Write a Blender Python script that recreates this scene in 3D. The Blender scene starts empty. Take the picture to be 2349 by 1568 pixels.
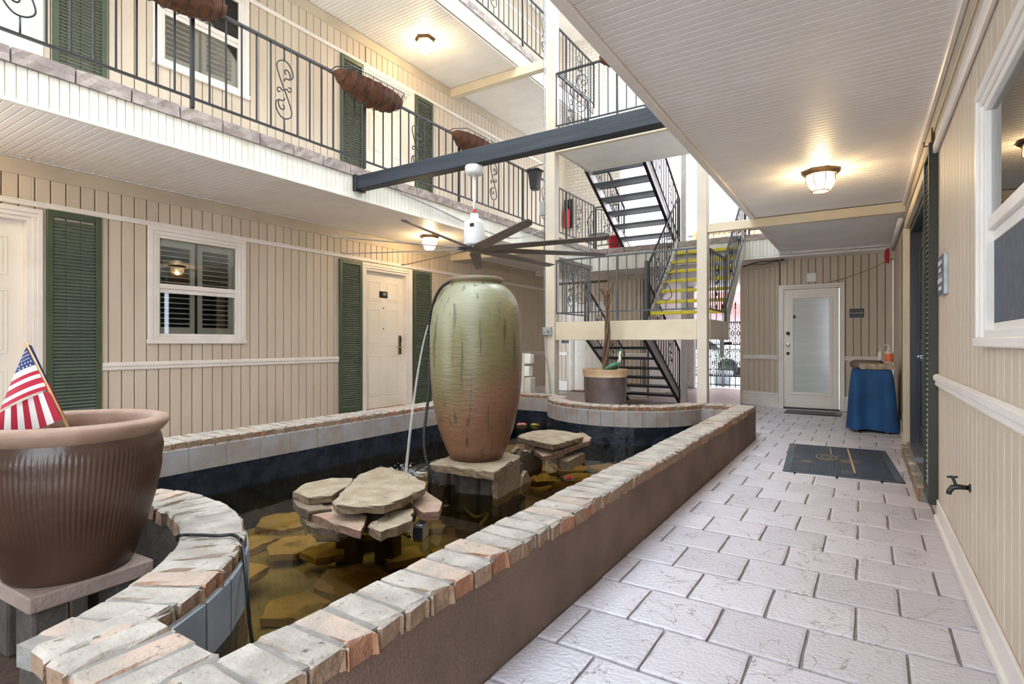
import bpy, bmesh, math, random
from mathutils import Vector, Matrix
R = math.radians
rnd = random.Random(7)
scene = bpy.context.scene
col = scene.collection

# ------------------------------------------------------------------ camera, sky, exposure
FPX, CXP, HYP, CAMH, YAW = 1260.0, 1174.5, 786.5, 1.17, R(32.56)
cam_d = bpy.data.cameras.new('camera'); cam = bpy.data.objects.new('camera', cam_d); col.objects.link(cam)
cam_d.sensor_width = 36.0; cam_d.lens = FPX / 2349.0 * 36.0; cam_d.shift_y = (HYP - 784.0) / 2349.0
cam_d.clip_start = 0.02; cam_d.clip_end = 400
cam.location = (0, 0, CAMH); cam.rotation_euler = (R(90), 0, YAW)
scene.camera = cam
world = bpy.data.worlds.new('overcast_sky'); scene.world = world; world.use_nodes = True
bg = world.node_tree.nodes['Background']
bg.inputs['Color'].default_value = (0.80, 0.90, 1.0, 1); bg.inputs['Strength'].default_value = 4.0
vs = scene.view_settings
vs.view_transform = 'Standard'; vs.look = 'None'; vs.gamma = 1.0; vs.use_curve_mapping = False
vs.exposure = 0.92
scene.cycles.diffuse_bounces = 8
LAMP_W = 27.0
# hazy sun behind thin cloud over the street: a very wide, soft source
sun_d = bpy.data.lights.new('hazy_sun', 'SUN'); sun_d.energy = 2.0; sun_d.angle = R(55); sun_d.color = (0.90, 0.95, 1.0)
sun = bpy.data.objects.new('hazy_sun', sun_d); col.objects.link(sun); sun.location = (0, 20, 20)
sun.rotation_euler = Vector((0.18, math.cos(R(40)), math.sin(R(40)))).to_track_quat('Z', 'Y').to_euler()

# pixel -> direction helpers (distance always comes from a plane the thing touches)
_fw = Vector((-math.sin(YAW), math.cos(YAW), 0)); _rt = Vector((math.cos(YAW), math.sin(YAW), 0)); _C = Vector((0, 0, CAMH))
def ray(u, v): return _fw + _rt * ((u - CXP) / FPX) + Vector((0, 0, 1)) * ((HYP - v) / FPX)
def at_z(u, v, z): d = ray(u, v); return _C + d * ((z - CAMH) / d.z)
def at_y(u, v, y): d = ray(u, v); return _C + d * (y / d.y)
def at_x(u, v, x): d = ray(u, v); return _C + d * (x / d.x)
def at_t(u, v, t): return _C + ray(u, v) * t

# ------------------------------------------------------------------ materials
MATS = {}
def srgb(r, g, b):
    f = lambda c: (c / 255 / 12.92) if c / 255 <= 0.04045 else ((c / 255 + 0.055) / 1.055) ** 2.4
    return (f(r), f(g), f(b))
def mat(name, c1, c2=None, rough=0.6, scale=5.0, stretch=(1, 1, 1), bump=0.0, bscale=80.0, rand=0.0, metal=0.0, spec=0.5,
        detail=4.0, contrast=(0.35, 0.65), coat=0.0, emit=None, rvar=0.0, obj=False, dirt=None):
    m = bpy.data.materials.new(name); m.use_nodes = True; MATS[name] = m
    nt = m.node_tree; N = nt.nodes; L = nt.links
    b = N['Principled BSDF']
    b.inputs['Roughness'].default_value = rough; b.inputs['Metallic'].default_value = metal
    b.inputs['Specular IOR Level'].default_value = spec; b.inputs['Coat Weight'].default_value = coat
    if obj:
        tc = N.new('ShaderNodeTexCoord'); src = tc.outputs['Object']
    else:
        g = N.new('ShaderNodeNewGeometry'); src = g.outputs['Position']
    mp = N.new('ShaderNodeMapping'); mp.inputs['Scale'].default_value = stretch; L.new(src, mp.inputs['Vector'])
    vec = mp.outputs['Vector']
    if c2 is None: c2 = tuple(x * 0.86 for x in c1)
    n = N.new('ShaderNodeTexNoise'); n.inputs['Scale'].default_value = scale; n.inputs['Detail'].default_value = detail
    L.new(vec, n.inputs['Vector'])
    mr = N.new('ShaderNodeMapRange'); mr.inputs['From Min'].default_value = contrast[0]; mr.inputs['From Max'].default_value = contrast[1]
    L.new(n.outputs['Fac'], mr.inputs['Value'])
    mx = N.new('ShaderNodeMix'); mx.data_type = 'RGBA'
    mx.inputs['A'].default_value = (*c1, 1); mx.inputs['B'].default_value = (*c2, 1)
    L.new(mr.outputs['Result'], mx.inputs['Factor']); out = mx.outputs['Result']
    if dirt:
        n3 = N.new('ShaderNodeTexNoise'); n3.inputs['Scale'].default_value = dirt[1]; n3.inputs['Detail'].default_value = 8
        L.new(vec, n3.inputs['Vector'])
        r3 = N.new('ShaderNodeMapRange'); r3.inputs['From Min'].default_value = dirt[2]; r3.inputs['From Max'].default_value = dirt[2] + 0.12
        L.new(n3.outputs['Fac'], r3.inputs['Value'])
        m3 = N.new('ShaderNodeMix'); m3.data_type = 'RGBA'; L.new(out, m3.inputs['A']); m3.inputs['B'].default_value = (*dirt[0], 1)
        L.new(r3.outputs['Result'], m3.inputs['Factor']); out = m3.outputs['Result']
    if rand:
        oi = N.new('ShaderNodeObjectInfo'); r2 = N.new('ShaderNodeMapRange')
        r2.inputs['To Min'].default_value = 1 - rand; r2.inputs['To Max'].default_value = 1 + rand
        L.new(oi.outputs['Random'], r2.inputs['Value'])
        hs = N.new('ShaderNodeHueSaturation'); L.new(r2.outputs['Result'], hs.inputs['Value']); L.new(out, hs.inputs['Color'])
        out = hs.outputs['Color']
    L.new(out, b.inputs['Base Color'])
    if rvar:
        rr = N.new('ShaderNodeMapRange'); rr.inputs['To Min'].default_value = max(0.02, rough - rvar); rr.inputs['To Max'].default_value = min(1, rough + rvar)
        L.new(mr.outputs['Result'], rr.inputs['Value']); L.new(rr.outputs['Result'], b.inputs['Roughness'])
    if bump:
        n2 = N.new('ShaderNodeTexNoise'); n2.inputs['Scale'].default_value = bscale; n2.inputs['Detail'].default_value = 6
        L.new(vec, n2.inputs['Vector'])
        bp = N.new('ShaderNodeBump'); bp.inputs['Strength'].default_value = bump; bp.inputs['Distance'].default_value = 0.01
        L.new(n2.outputs['Fac'], bp.inputs['Height']); L.new(bp.outputs['Normal'], b.inputs['Normal'])
    if emit:
        b.inputs['Emission Color'].default_value = (*emit[0], 1); b.inputs['Emission Strength'].default_value = emit[1]
    return m

mat('siding', srgb(208, 194, 176), srgb(200, 185, 166), rough=0.5, scale=3, stretch=(1, 1, .3), bump=0.25, bscale=60, rand=0.02)
mat('siding_groove_shade', srgb(112, 98, 76), rough=0.85)  # same paint as the siding; groove shade is put into this darker colour
mat('frieze', srgb(198, 186, 166), rough=0.5, scale=3)
mat('white_trim', srgb(236, 231, 226), srgb(228, 221, 214), rough=0.4, scale=4, bump=0.05, bscale=40)
mat('soffit', srgb(238, 235, 232), srgb(231, 227, 223), rough=0.5, scale=2, rand=0.015, dirt=(srgb(196, 176, 146), 6, 0.71))
mat('soffit_back', srgb(150, 130, 106), rough=0.8)
mat('fascia', srgb(240, 238, 230), srgb(226, 224, 212), rough=0.45, scale=6, stretch=(1, 1, .3), dirt=(srgb(168, 165, 140), 9, 0.66), rand=0.012)
mat('cream_beam', srgb(210, 198, 174), srgb(202, 189, 164), rough=0.45, scale=4, bump=0.08, bscale=30)
mat('cream_post', srgb(206, 197, 182), srgb(198, 188, 172), rough=0.4, scale=4, bump=0.08, bscale=30)
mat('shutter_green', srgb(70, 84, 62), srgb(62, 76, 56), rough=0.45, scale=6, rand=0.03)
mat('shutter_slat', srgb(100, 113, 99), srgb(90, 103, 91), rough=0.4, scale=6, rand=0.05)
mat('shutter_slat_lit', srgb(150, 158, 150), srgb(138, 146, 138), rough=0.35, scale=6)  # green slats lightened: grazing reflections put into the colour
mat('shutter_dark', srgb(50, 52, 36), srgb(40, 44, 32), rough=0.5, scale=6)
mat('door_white', srgb(238, 232, 222), srgb(232, 226, 214), rough=0.35, scale=3)
mat('iron', srgb(36, 38, 44), srgb(28, 30, 36), rough=0.4, scale=20, bump=0.15, bscale=120, spec=0.6)
mat('iron_light', srgb(70, 77, 85), srgb(56, 63, 71), rough=0.35, scale=20, spec=0.6)
mat('black_paint', srgb(24, 26, 32), srgb(32, 34, 40), rough=0.3, scale=8)
mat('dark_door', srgb(22, 30, 46), srgb(30, 40, 58), rough=0.25, scale=3)
mat('edge_stone', srgb(178, 166, 160), srgb(150, 138, 134), rough=0.8, scale=9, bump=0.9, bscale=22, rand=0.08)
mat('dark_beam', srgb(48, 56, 66), srgb(34, 41, 50), rough=0.6, scale=6, stretch=(.25, 4, 4), bump=0.5, bscale=30, dirt=(srgb(96, 98, 98), 12, 0.69))
mat('white_metal', srgb(228, 230, 232), rough=0.35)
mat('blade', srgb(120, 112, 110), srgb(108, 100, 98), rough=0.35, scale=8, metal=0.3)
mat('steel', srgb(176, 180, 184), srgb(150, 154, 158), rough=0.3, metal=0.8, scale=12)
mat('chrome', srgb(200, 200, 200), rough=0.15, metal=1.0)
mat('brass', srgb(104, 84, 54), srgb(80, 62, 40), rough=0.4, metal=0.7, scale=15)
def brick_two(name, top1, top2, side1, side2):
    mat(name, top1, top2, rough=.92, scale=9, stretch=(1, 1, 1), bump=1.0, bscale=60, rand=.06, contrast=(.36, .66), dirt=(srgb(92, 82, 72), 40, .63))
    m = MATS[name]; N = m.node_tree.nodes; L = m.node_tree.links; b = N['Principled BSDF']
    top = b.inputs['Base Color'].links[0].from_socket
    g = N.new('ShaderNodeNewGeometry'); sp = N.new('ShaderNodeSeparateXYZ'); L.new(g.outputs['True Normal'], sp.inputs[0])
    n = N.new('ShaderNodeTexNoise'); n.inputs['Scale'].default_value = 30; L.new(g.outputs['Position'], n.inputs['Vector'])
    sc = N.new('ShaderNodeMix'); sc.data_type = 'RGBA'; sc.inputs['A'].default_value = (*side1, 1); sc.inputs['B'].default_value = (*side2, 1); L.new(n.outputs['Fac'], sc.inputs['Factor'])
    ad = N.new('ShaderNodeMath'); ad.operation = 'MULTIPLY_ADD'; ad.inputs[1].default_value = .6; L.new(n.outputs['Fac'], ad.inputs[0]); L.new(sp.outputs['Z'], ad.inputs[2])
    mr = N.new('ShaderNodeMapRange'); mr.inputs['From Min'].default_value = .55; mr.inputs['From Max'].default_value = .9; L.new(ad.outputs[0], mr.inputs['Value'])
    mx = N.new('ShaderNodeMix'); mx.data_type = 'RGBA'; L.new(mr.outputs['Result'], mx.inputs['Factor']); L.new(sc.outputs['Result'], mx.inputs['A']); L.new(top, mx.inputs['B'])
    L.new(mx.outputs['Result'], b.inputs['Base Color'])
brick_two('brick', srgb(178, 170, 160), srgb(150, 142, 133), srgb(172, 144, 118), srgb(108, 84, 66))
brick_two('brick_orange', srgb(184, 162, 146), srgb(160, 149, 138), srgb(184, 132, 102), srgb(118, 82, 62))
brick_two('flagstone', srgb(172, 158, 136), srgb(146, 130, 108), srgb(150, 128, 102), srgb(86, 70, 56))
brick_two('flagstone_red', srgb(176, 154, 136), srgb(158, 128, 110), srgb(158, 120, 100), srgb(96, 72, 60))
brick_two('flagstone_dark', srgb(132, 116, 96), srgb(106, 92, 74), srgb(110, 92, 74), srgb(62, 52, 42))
mat('mortar', srgb(140, 136, 132), srgb(124, 120, 114), rough=0.95, scale=20, bump=0.8, bscale=60)
mat('stucco', srgb(122, 100, 86), srgb(104, 84, 72), rough=0.9, scale=3, bump=1.0, bscale=120)
mat('pond_tile', srgb(160, 158, 160), srgb(150, 136, 128), rough=0.45, scale=6, bump=0.15, bscale=30, rand=0.05)
mat('tile_blue', srgb(140, 150, 160), srgb(122, 134, 148), rough=0.4, scale=6, bump=0.1, bscale=30, rand=0.04)
mat('grout', srgb(170, 166, 162), rough=0.9)
mat('liner', srgb(25, 31, 41), srgb(34, 42, 55), rough=0.26, scale=7, bump=1.0, bscale=16, rvar=0.1)
mat('pond_floor', srgb(126, 112, 66), srgb(100, 90, 54), rough=0.9, scale=5)
mat('sunk_stone', srgb(170, 142, 84), srgb(140, 116, 66), rough=0.9, scale=4, rand=0.16, dirt=(srgb(100, 88, 52), 5, 0.56))
mat('sunk_block', srgb(96, 82, 54), rough=0.9)
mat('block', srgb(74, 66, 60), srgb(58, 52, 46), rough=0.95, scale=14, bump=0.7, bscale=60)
mat('pot_brown', srgb(80, 58, 46), srgb(66, 47, 37), rough=0.32, scale=5, bump=0.25, bscale=24)
mat('pot_rim', srgb(164, 136, 118), srgb(144, 114, 97), rough=0.55, scale=8, bump=0.25, bscale=40)
mat('pot_dark', srgb(82, 68, 64), srgb(66, 54, 50), rough=0.4, scale=7, bump=0.3, bscale=30, dirt=(srgb(126, 106, 96), 12, 0.67))
mat('pot_tan', srgb(172, 142, 108), srgb(158, 126, 94), rough=0.5, scale=10)
mat('urn_rim', srgb(132, 106, 86), srgb(116, 112, 84), rough=0.5, scale=9)
mat('slab', srgb(148, 128, 118), srgb(132, 113, 103), rough=0.9, scale=7, bump=0.5, bscale=60)
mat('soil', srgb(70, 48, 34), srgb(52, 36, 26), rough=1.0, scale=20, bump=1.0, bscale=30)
mat('straw', srgb(140, 96, 64), srgb(112, 74, 50), rough=0.9, scale=30)
mat('coco', srgb(116, 74, 48), srgb(84, 52, 36), rough=1.0, scale=12, bump=1.0, bscale=110)
mat('rubber', srgb(22, 22, 24), rough=0.45)
mat('cable', srgb(20, 22, 24), rough=0.5)
mat('mat_rubber', srgb(72, 84, 100), srgb(58, 68, 84), rough=0.5, scale=6, dirt=(srgb(140, 122, 90), 5, 0.60))
mat('mat_rib', srgb(60, 72, 90), srgb(50, 60, 78), rough=0.5, scale=6, dirt=(srgb(140, 122, 90), 5, 0.58))
mat('mat_tan', srgb(172, 150, 112), rough=0.9)
mat('blue_cloth', srgb(28, 84, 140), srgb(22, 70, 122), rough=0.75, scale=4, bump=0.2, bscale=300)
mat('paper', srgb(196, 180, 160), srgb(150, 130, 112), rough=0.9, scale=14)
mat('paper_print', srgb(120, 108, 98), srgb(86, 74, 66), rough=0.9, scale=18, stretch=(1, 6, 1))
mat('orange', srgb(236, 120, 74), rough=0.4)
mat('white_plastic', srgb(236, 236, 232), rough=0.4)
mat('clear_gel', srgb(214, 210, 200), rough=0.2)
mat('red_paint', srgb(206, 30, 44), rough=0.35)
mat('grey_box', srgb(158, 162, 164), srgb(146, 150, 152), rough=0.5)
mat('box_white', srgb(214, 210, 200), rough=0.5)
mat('sign_black', srgb(24, 24, 30), rough=0.4)
mat('sign_slate', srgb(84, 92, 108), rough=0.4)
mat('sign_text', srgb(236, 236, 230), rough=0.5)
mat('wood_light', srgb(212, 172, 122), srgb(196, 152, 104), rough=0.6, scale=8, stretch=(1, 1, 4))
mat('wood_brown', srgb(150, 108, 74), srgb(130, 92, 62), rough=0.6, scale=8)
mat('bark', srgb(122, 96, 78), srgb(92, 72, 58), rough=0.95, scale=14, stretch=(3, 3, .6), bump=1.0, bscale=30)
mat('yellow', srgb(214, 196, 40), srgb(196, 176, 44), rough=0.6, scale=12, dirt=(srgb(150, 140, 70), 14, 0.64))
mat('tread_grey', srgb(98, 106, 116), srgb(84, 92, 102), rough=0.5, scale=9)
mat('tread_dark', srgb(30, 32, 42), rough=0.45)
mat('stringer', srgb(216, 212, 210), srgb(202, 198, 196), rough=0.4, scale=5)
mat('flag_red', srgb(178, 34, 58), rough=0.85)
mat('flag_white', srgb(236, 230, 226), rough=0.85)
mat('flag_blue', srgb(46, 62, 110), rough=0.85)
mat('bird_green', srgb(64, 140, 120), srgb(40, 90, 80), rough=0.3, scale=20)
mat('bird_white', srgb(226, 222, 200), rough=0.3)
mat('lily_pink', srgb(236, 130, 128), srgb(240, 170, 150), rough=0.6, scale=40)
mat('lily_yellow', srgb(226, 214, 120), srgb(222, 170, 70), rough=0.6, scale=40)
mat('leaf_dark', srgb(60, 84, 50), rough=0.6)
mat('red_brick_glare', srgb(228, 186, 180), srgb(216, 170, 166), rough=0.9, scale=4)
mat('far_white', srgb(230, 230, 228), rough=0.8)
mat('asphalt', srgb(150, 150, 150), rough=0.9)
mat('awning_red', srgb(206, 110, 104), rough=0.8)
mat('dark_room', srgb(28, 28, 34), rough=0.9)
mat('screen', srgb(92, 98, 110), srgb(80, 86, 98), rough=0.7, scale=20)
mat('inner_blind', srgb(226, 222, 212), rough=0.5)
mat('bulb', (1, 0.86, 0.6), rough=0.4, emit=((1.0, 0.78, 0.45), 14.0))

def nodes_of(name):
    m = MATS[name]; return m, m.node_tree.nodes, m.node_tree.links
# pavers: sealed, slate-textured concrete
def paver_mat():
    m, N, L = nodes_of('paver')
    b = N['Principled BSDF']
    g = N.new('ShaderNodeNewGeometry'); oi = N.new('ShaderNodeObjectInfo')
    sc = N.new('ShaderNodeVectorMath'); sc.operation = 'SCALE'; sc.inputs[0].default_value = (37, 19, 0)
    L.new(oi.outputs['Random'], sc.inputs['Scale'])
    ad = N.new('ShaderNodeVectorMath'); L.new(g.outputs['Position'], ad.inputs[0]); L.new(sc.outputs[0], ad.inputs[1])
    w = N.new('ShaderNodeTexNoise'); w.inputs['Scale'].default_value = 3.4; w.inputs['Detail'].default_value = 6; w.inputs['Distortion'].default_value = .5
    L.new(ad.outputs[0], w.inputs['Vector'])
    # ledges: quantised noise steps give the broken slate shelves
    st = N.new('ShaderNodeMath'); st.operation = 'MULTIPLY'; st.inputs[1].default_value = 6.0; L.new(w.outputs['Fac'], st.inputs[0])
    fl = N.new('ShaderNodeMath'); fl.operation = 'FLOOR'; L.new(st.outputs[0], fl.inputs[0])
    fine = N.new('ShaderNodeTexNoise'); fine.inputs['Scale'].default_value = 55; fine.inputs['Detail'].default_value = 5; L.new(ad.outputs[0], fine.inputs['Vector'])
    fm = N.new('ShaderNodeMath'); fm.operation = 'MULTIPLY_ADD'; fm.inputs[1].default_value = 1.3; L.new(fine.outputs['Fac'], fm.inputs[0]); L.new(fl.outputs[0], fm.inputs[2])
    bp = N.new('ShaderNodeBump'); bp.inputs['Strength'].default_value = .8; bp.inputs['Distance'].default_value = .006
    L.new(fm.outputs[0], bp.inputs['Height']); L.new(bp.outputs['Normal'], b.inputs['Normal'])
    fr = N.new('ShaderNodeMath'); fr.operation = 'FRACT'; L.new(st.outputs[0], fr.inputs[0])
    cr = N.new('ShaderNodeMapRange'); cr.inputs['From Min'].default_value = 0.0; cr.inputs['From Max'].default_value = .05
    L.new(fr.outputs[0], cr.inputs['Value'])
    mx = N.new('ShaderNodeMix'); mx.data_type = 'RGBA'; mx.inputs['A'].default_value = (*srgb(126, 114, 112), 1)
    n = N.new('ShaderNodeTexNoise'); n.inputs['Scale'].default_value = 2.2; L.new(g.outputs['Position'], n.inputs['Vector'])
    base = N.new('ShaderNodeMix'); base.data_type = 'RGBA'; base.inputs['A'].default_value = (*srgb(216, 212, 220), 1); base.inputs['B'].default_value = (*srgb(202, 196, 204), 1)
    L.new(n.outputs['Fac'], base.inputs['Factor'])
    hs = N.new('ShaderNodeHueSaturation'); r2 = N.new('ShaderNodeMapRange'); r2.inputs['To Min'].default_value = .9; r2.inputs['To Max'].default_value = 1.1
    L.new(oi.outputs['Random'], r2.inputs['Value']); L.new(r2.outputs['Result'], hs.inputs['Value']); L.new(base.outputs['Result'], hs.inputs['Color'])
    L.new(hs.outputs['Color'], mx.inputs['B']); L.new(cr.outputs['Result'], mx.inputs['Factor']); L.new(mx.outputs['Result'], b.inputs['Base Color'])
    b.inputs['Roughness'].default_value = .34; b.inputs['Specular IOR Level'].default_value = 1.0
mat('paver', (.5, .45, .42)); paver_mat()
mat('paver_joint', srgb(150, 142, 140), srgb(128, 120, 118), rough=0.6, scale=20)
mat('paver_far', srgb(176, 156, 146), srgb(158, 142, 136), rough=0.4, scale=7, stretch=(2, 4, 1))

# urn glaze: olive top running into red-brown foot, dark runs
def urn_mat():
    m, N, L = nodes_of('urn'); b = N['Principled BSDF']
    tc = N.new('ShaderNodeTexCoord'); sp = N.new('ShaderNodeSeparateXYZ'); L.new(tc.outputs['Object'], sp.inputs[0])
    n = N.new('ShaderNodeTexNoise'); n.inputs['Scale'].default_value = 2.6; n.inputs['Detail'].default_value = 5; L.new(tc.outputs['Object'], n.inputs['Vector'])
    a = N.new('ShaderNodeMath'); a.operation = 'MULTIPLY_ADD'; a.inputs[1].default_value = .75; L.new(n.outputs['Fac'], a.inputs[0]); L.new(sp.outputs['Z'], a.inputs[2])
    x2 = N.new('ShaderNodeMath'); x2.operation = 'MULTIPLY_ADD'; x2.inputs[1].default_value = -.62; dt = N.new('ShaderNodeVectorMath'); dt.operation = 'DOT_PRODUCT'; dt.inputs[1].default_value = (.84, .54, 0); L.new(tc.outputs['Object'], dt.inputs[0]); L.new(dt.outputs['Value'], x2.inputs[0]); L.new(a.outputs[0], x2.inputs[2])
    cr = N.new('ShaderNodeValToRGB'); e = cr.color_ramp.elements
    e[0].position = .22; e[0].color = (*srgb(122, 84, 64), 1); e[1].position = .95; e[1].color = (*srgb(146, 146, 120), 1)
    for p, c in ((.40, srgb(128, 90, 68)), (.55, srgb(108, 97, 64)), (.75, srgb(118, 112, 76))):
        q = e.new(p); q.color = (*c, 1)
    mr = N.new('ShaderNodeMapRange'); mr.inputs['From Max'].default_value = 1.9; L.new(x2.outputs[0], mr.inputs['Value']); L.new(mr.outputs['Result'], cr.inputs['Fac'])
    # vertical dark runs
    mp = N.new('ShaderNodeMapping'); mp.inputs['Scale'].default_value = (20, 20, 1.6); L.new(tc.outputs['Object'], mp.inputs['Vector'])
    n2 = N.new('ShaderNodeTexNoise'); n2.inputs['Scale'].default_value = 1.0; n2.inputs['Detail'].default_value = 4; L.new(mp.outputs[0], n2.inputs['Vector'])
    m2 = N.new('ShaderNodeMapRange'); m2.inputs['From Min'].default_value = .575; m2.inputs['From Max'].default_value = .66; m2.inputs['To Max'].default_value = .75; L.new(n2.outputs['Fac'], m2.inputs['Value'])
    mx = N.new('ShaderNodeMix'); mx.data_type = 'RGBA'; L.new(m2.outputs['Result'], mx.inputs['Factor']); L.new(cr.outputs['Color'], mx.inputs['A']); mx.inputs['B'].default_value = (*srgb(62, 60, 44), 1)
    L.new(mx.outputs['Result'], b.inputs['Base Color'])
    b.inputs['Roughness'].default_value = .42; b.inputs['Coat Weight'].default_value = .25; b.inputs['Coat Roughness'].default_value = .3
    mp2 = N.new('ShaderNodeMapping'); mp2.inputs['Scale'].default_value = (4, 4, 14); L.new(tc.outputs['Object'], mp2.inputs['Vector'])
    n3 = N.new('ShaderNodeTexNoise'); n3.inputs['Scale'].default_value = 3; n3.inputs['Detail'].default_value = 6; L.new(mp2.outputs[0], n3.inputs['Vector'])
    bp = N.new('ShaderNodeBump'); bp.inputs['Strength'].default_value = .5; bp.inputs['Distance'].default_value = .012; L.new(n3.outputs['Fac'], bp.inputs['Height']); L.new(bp.outputs['Normal'], b.inputs['Normal'])
mat('urn', (.4, .35, .2)); urn_mat()

def clear_mat(name, tint, ior=1.45, grough=0.0, bump=None, fac=1.0):
    m = bpy.data.materials.new(name); m.use_nodes = True; MATS[name] = m
    N = m.node_tree.nodes; L = m.node_tree.links; N.remove(N['Principled BSDF']); o = N['Material Output']
    t = N.new('ShaderNodeBsdfTransparent'); t.inputs['Color'].default_value = (*tint, 1)
    g = N.new('ShaderNodeBsdfGlossy'); g.inputs['Roughness'].default_value = grough
    f = N.new('ShaderNodeFresnel'); f.inputs['IOR'].default_value = ior
    mx = N.new('ShaderNodeMixShader'); L.new(f.outputs[0], mx.inputs[0]); L.new(t.outputs[0], mx.inputs[1]); L.new(g.outputs[0], mx.inputs[2]); L.new(mx.outputs[0], o.inputs['Surface'])
    if bump:
        n = N.new('ShaderNodeTexNoise'); n.inputs['Scale'].default_value = bump[0]; n.inputs['Detail'].default_value = 3
        gp = N.new('ShaderNodeNewGeometry'); L.new(gp.outputs['Position'], n.inputs['Vector'])
        bp = N.new('ShaderNodeBump'); bp.inputs['Strength'].default_value = bump[1]; bp.inputs['Distance'].default_value = .01
        L.new(n.outputs['Fac'], bp.inputs['Height']); L.new(bp.outputs['Normal'], g.inputs['Normal']); L.new(bp.outputs['Normal'], f.inputs['Normal'])
    return m
clear_mat('glass', (.93, .95, .95), 1.6)
m_ = bpy.data.materials.new('lamp_glass'); m_.use_nodes = True; MATS['lamp_glass'] = m_
_N = m_.node_tree.nodes; _L = m_.node_tree.links; _N.remove(_N['Principled BSDF'])
_t = _N.new('ShaderNodeBsdfTransparent'); _t.inputs['Color'].default_value = (1, .93, .8, 1)
_d = _N.new('ShaderNodeBsdfTranslucent'); _d.inputs['Color'].default_value = (.95, .9, .8, 1)
_e = _N.new('ShaderNodeEmission'); _e.inputs['Color'].default_value = (1, .8, .45, 1); _e.inputs['Strength'].default_value = .3
_a = _N.new('ShaderNodeAddShader'); _x = _N.new('ShaderNodeMixShader'); _x.inputs[0].default_value = .45
_L.new(_d.outputs[0], _a.inputs[0]); _L.new(_e.outputs[0], _a.inputs[1]); _L.new(_t.outputs[0], _x.inputs[1]); _L.new(_a.outputs[0], _x.inputs[2]); _L.new(_x.outputs[0], _N['Material Output'].inputs['Surface'])
clear_mat('bottle_clear', (.85, .84, .8), 1.4, .05)
clear_mat('water', (.78, .70, .44), 1.36, .03, (7, .12))
def milky(name, c, a):
    m = bpy.data.materials.new(name); m.use_nodes = True; MATS[name] = m
    N = m.node_tree.nodes; L = m.node_tree.links; b = N['Principled BSDF']
    b.inputs['Base Color'].default_value = (*c, 1); b.inputs['Roughness'].default_value = .3; b.inputs['Alpha'].default_value = a
milky('jet', (1.0, 1.0, 1.0), .42); milky('spray', (.9, .95, 1.0), .4)
mat('frosted', srgb(196, 202, 202), srgb(206, 210, 208), rough=0.12, scale=3, stretch=(.3, .3, 5), spec=.7)
mat('white_brick', srgb(226, 222, 214), rough=.7)
def brick_tex(name, c1, c2, mortar, sc, rowh=.066, bw=.21, axis='xz'):
    m, N, L = nodes_of(name); b = N['Principled BSDF']
    g = N.new('ShaderNodeNewGeometry'); sp = N.new('ShaderNodeSeparateXYZ'); L.new(g.outputs['Position'], sp.inputs[0])
    cb = N.new('ShaderNodeCombineXYZ'); L.new(sp.outputs['X' if axis[0] == 'x' else 'Y'], cb.inputs[0]); L.new(sp.outputs['Z' if axis[1] == 'z' else 'Y'], cb.inputs[1])
    t = N.new('ShaderNodeTexBrick'); t.inputs['Color1'].default_value = (*c1, 1); t.inputs['Color2'].default_value = (*c2, 1); t.inputs['Mortar'].default_value = (*mortar, 1)
    t.inputs['Scale'].default_value = 1; t.inputs['Brick Width'].default_value = bw; t.inputs['Row Height'].default_value = rowh; t.inputs['Mortar Size'].default_value = .006
    L.new(cb.outputs[0], t.inputs['Vector']); L.new(t.outputs['Color'], b.inputs['Base Color'])
    bp = N.new('ShaderNodeBump'); bp.inputs['Strength'].default_value = .6; bp.inputs['Distance'].default_value = -.01; L.new(t.outputs['Fac'], bp.inputs['Height']); L.new(bp.outputs['Normal'], b.inputs['Normal'])
brick_tex('white_brick', srgb(230, 226, 220), srgb(220, 214, 206), srgb(190, 182, 172), 1, .08, .22)
brick_tex('red_brick_glare', srgb(226, 200, 197), srgb(218, 188, 185), srgb(228, 214, 211), 1, .25, .7)  # red brick washed out: overexposed street glare put into the colour
brick_tex('paver_far', srgb(178, 160, 152), srgb(162, 146, 142), srgb(128, 114, 106), 1, .328, .328, 'xy')

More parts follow.
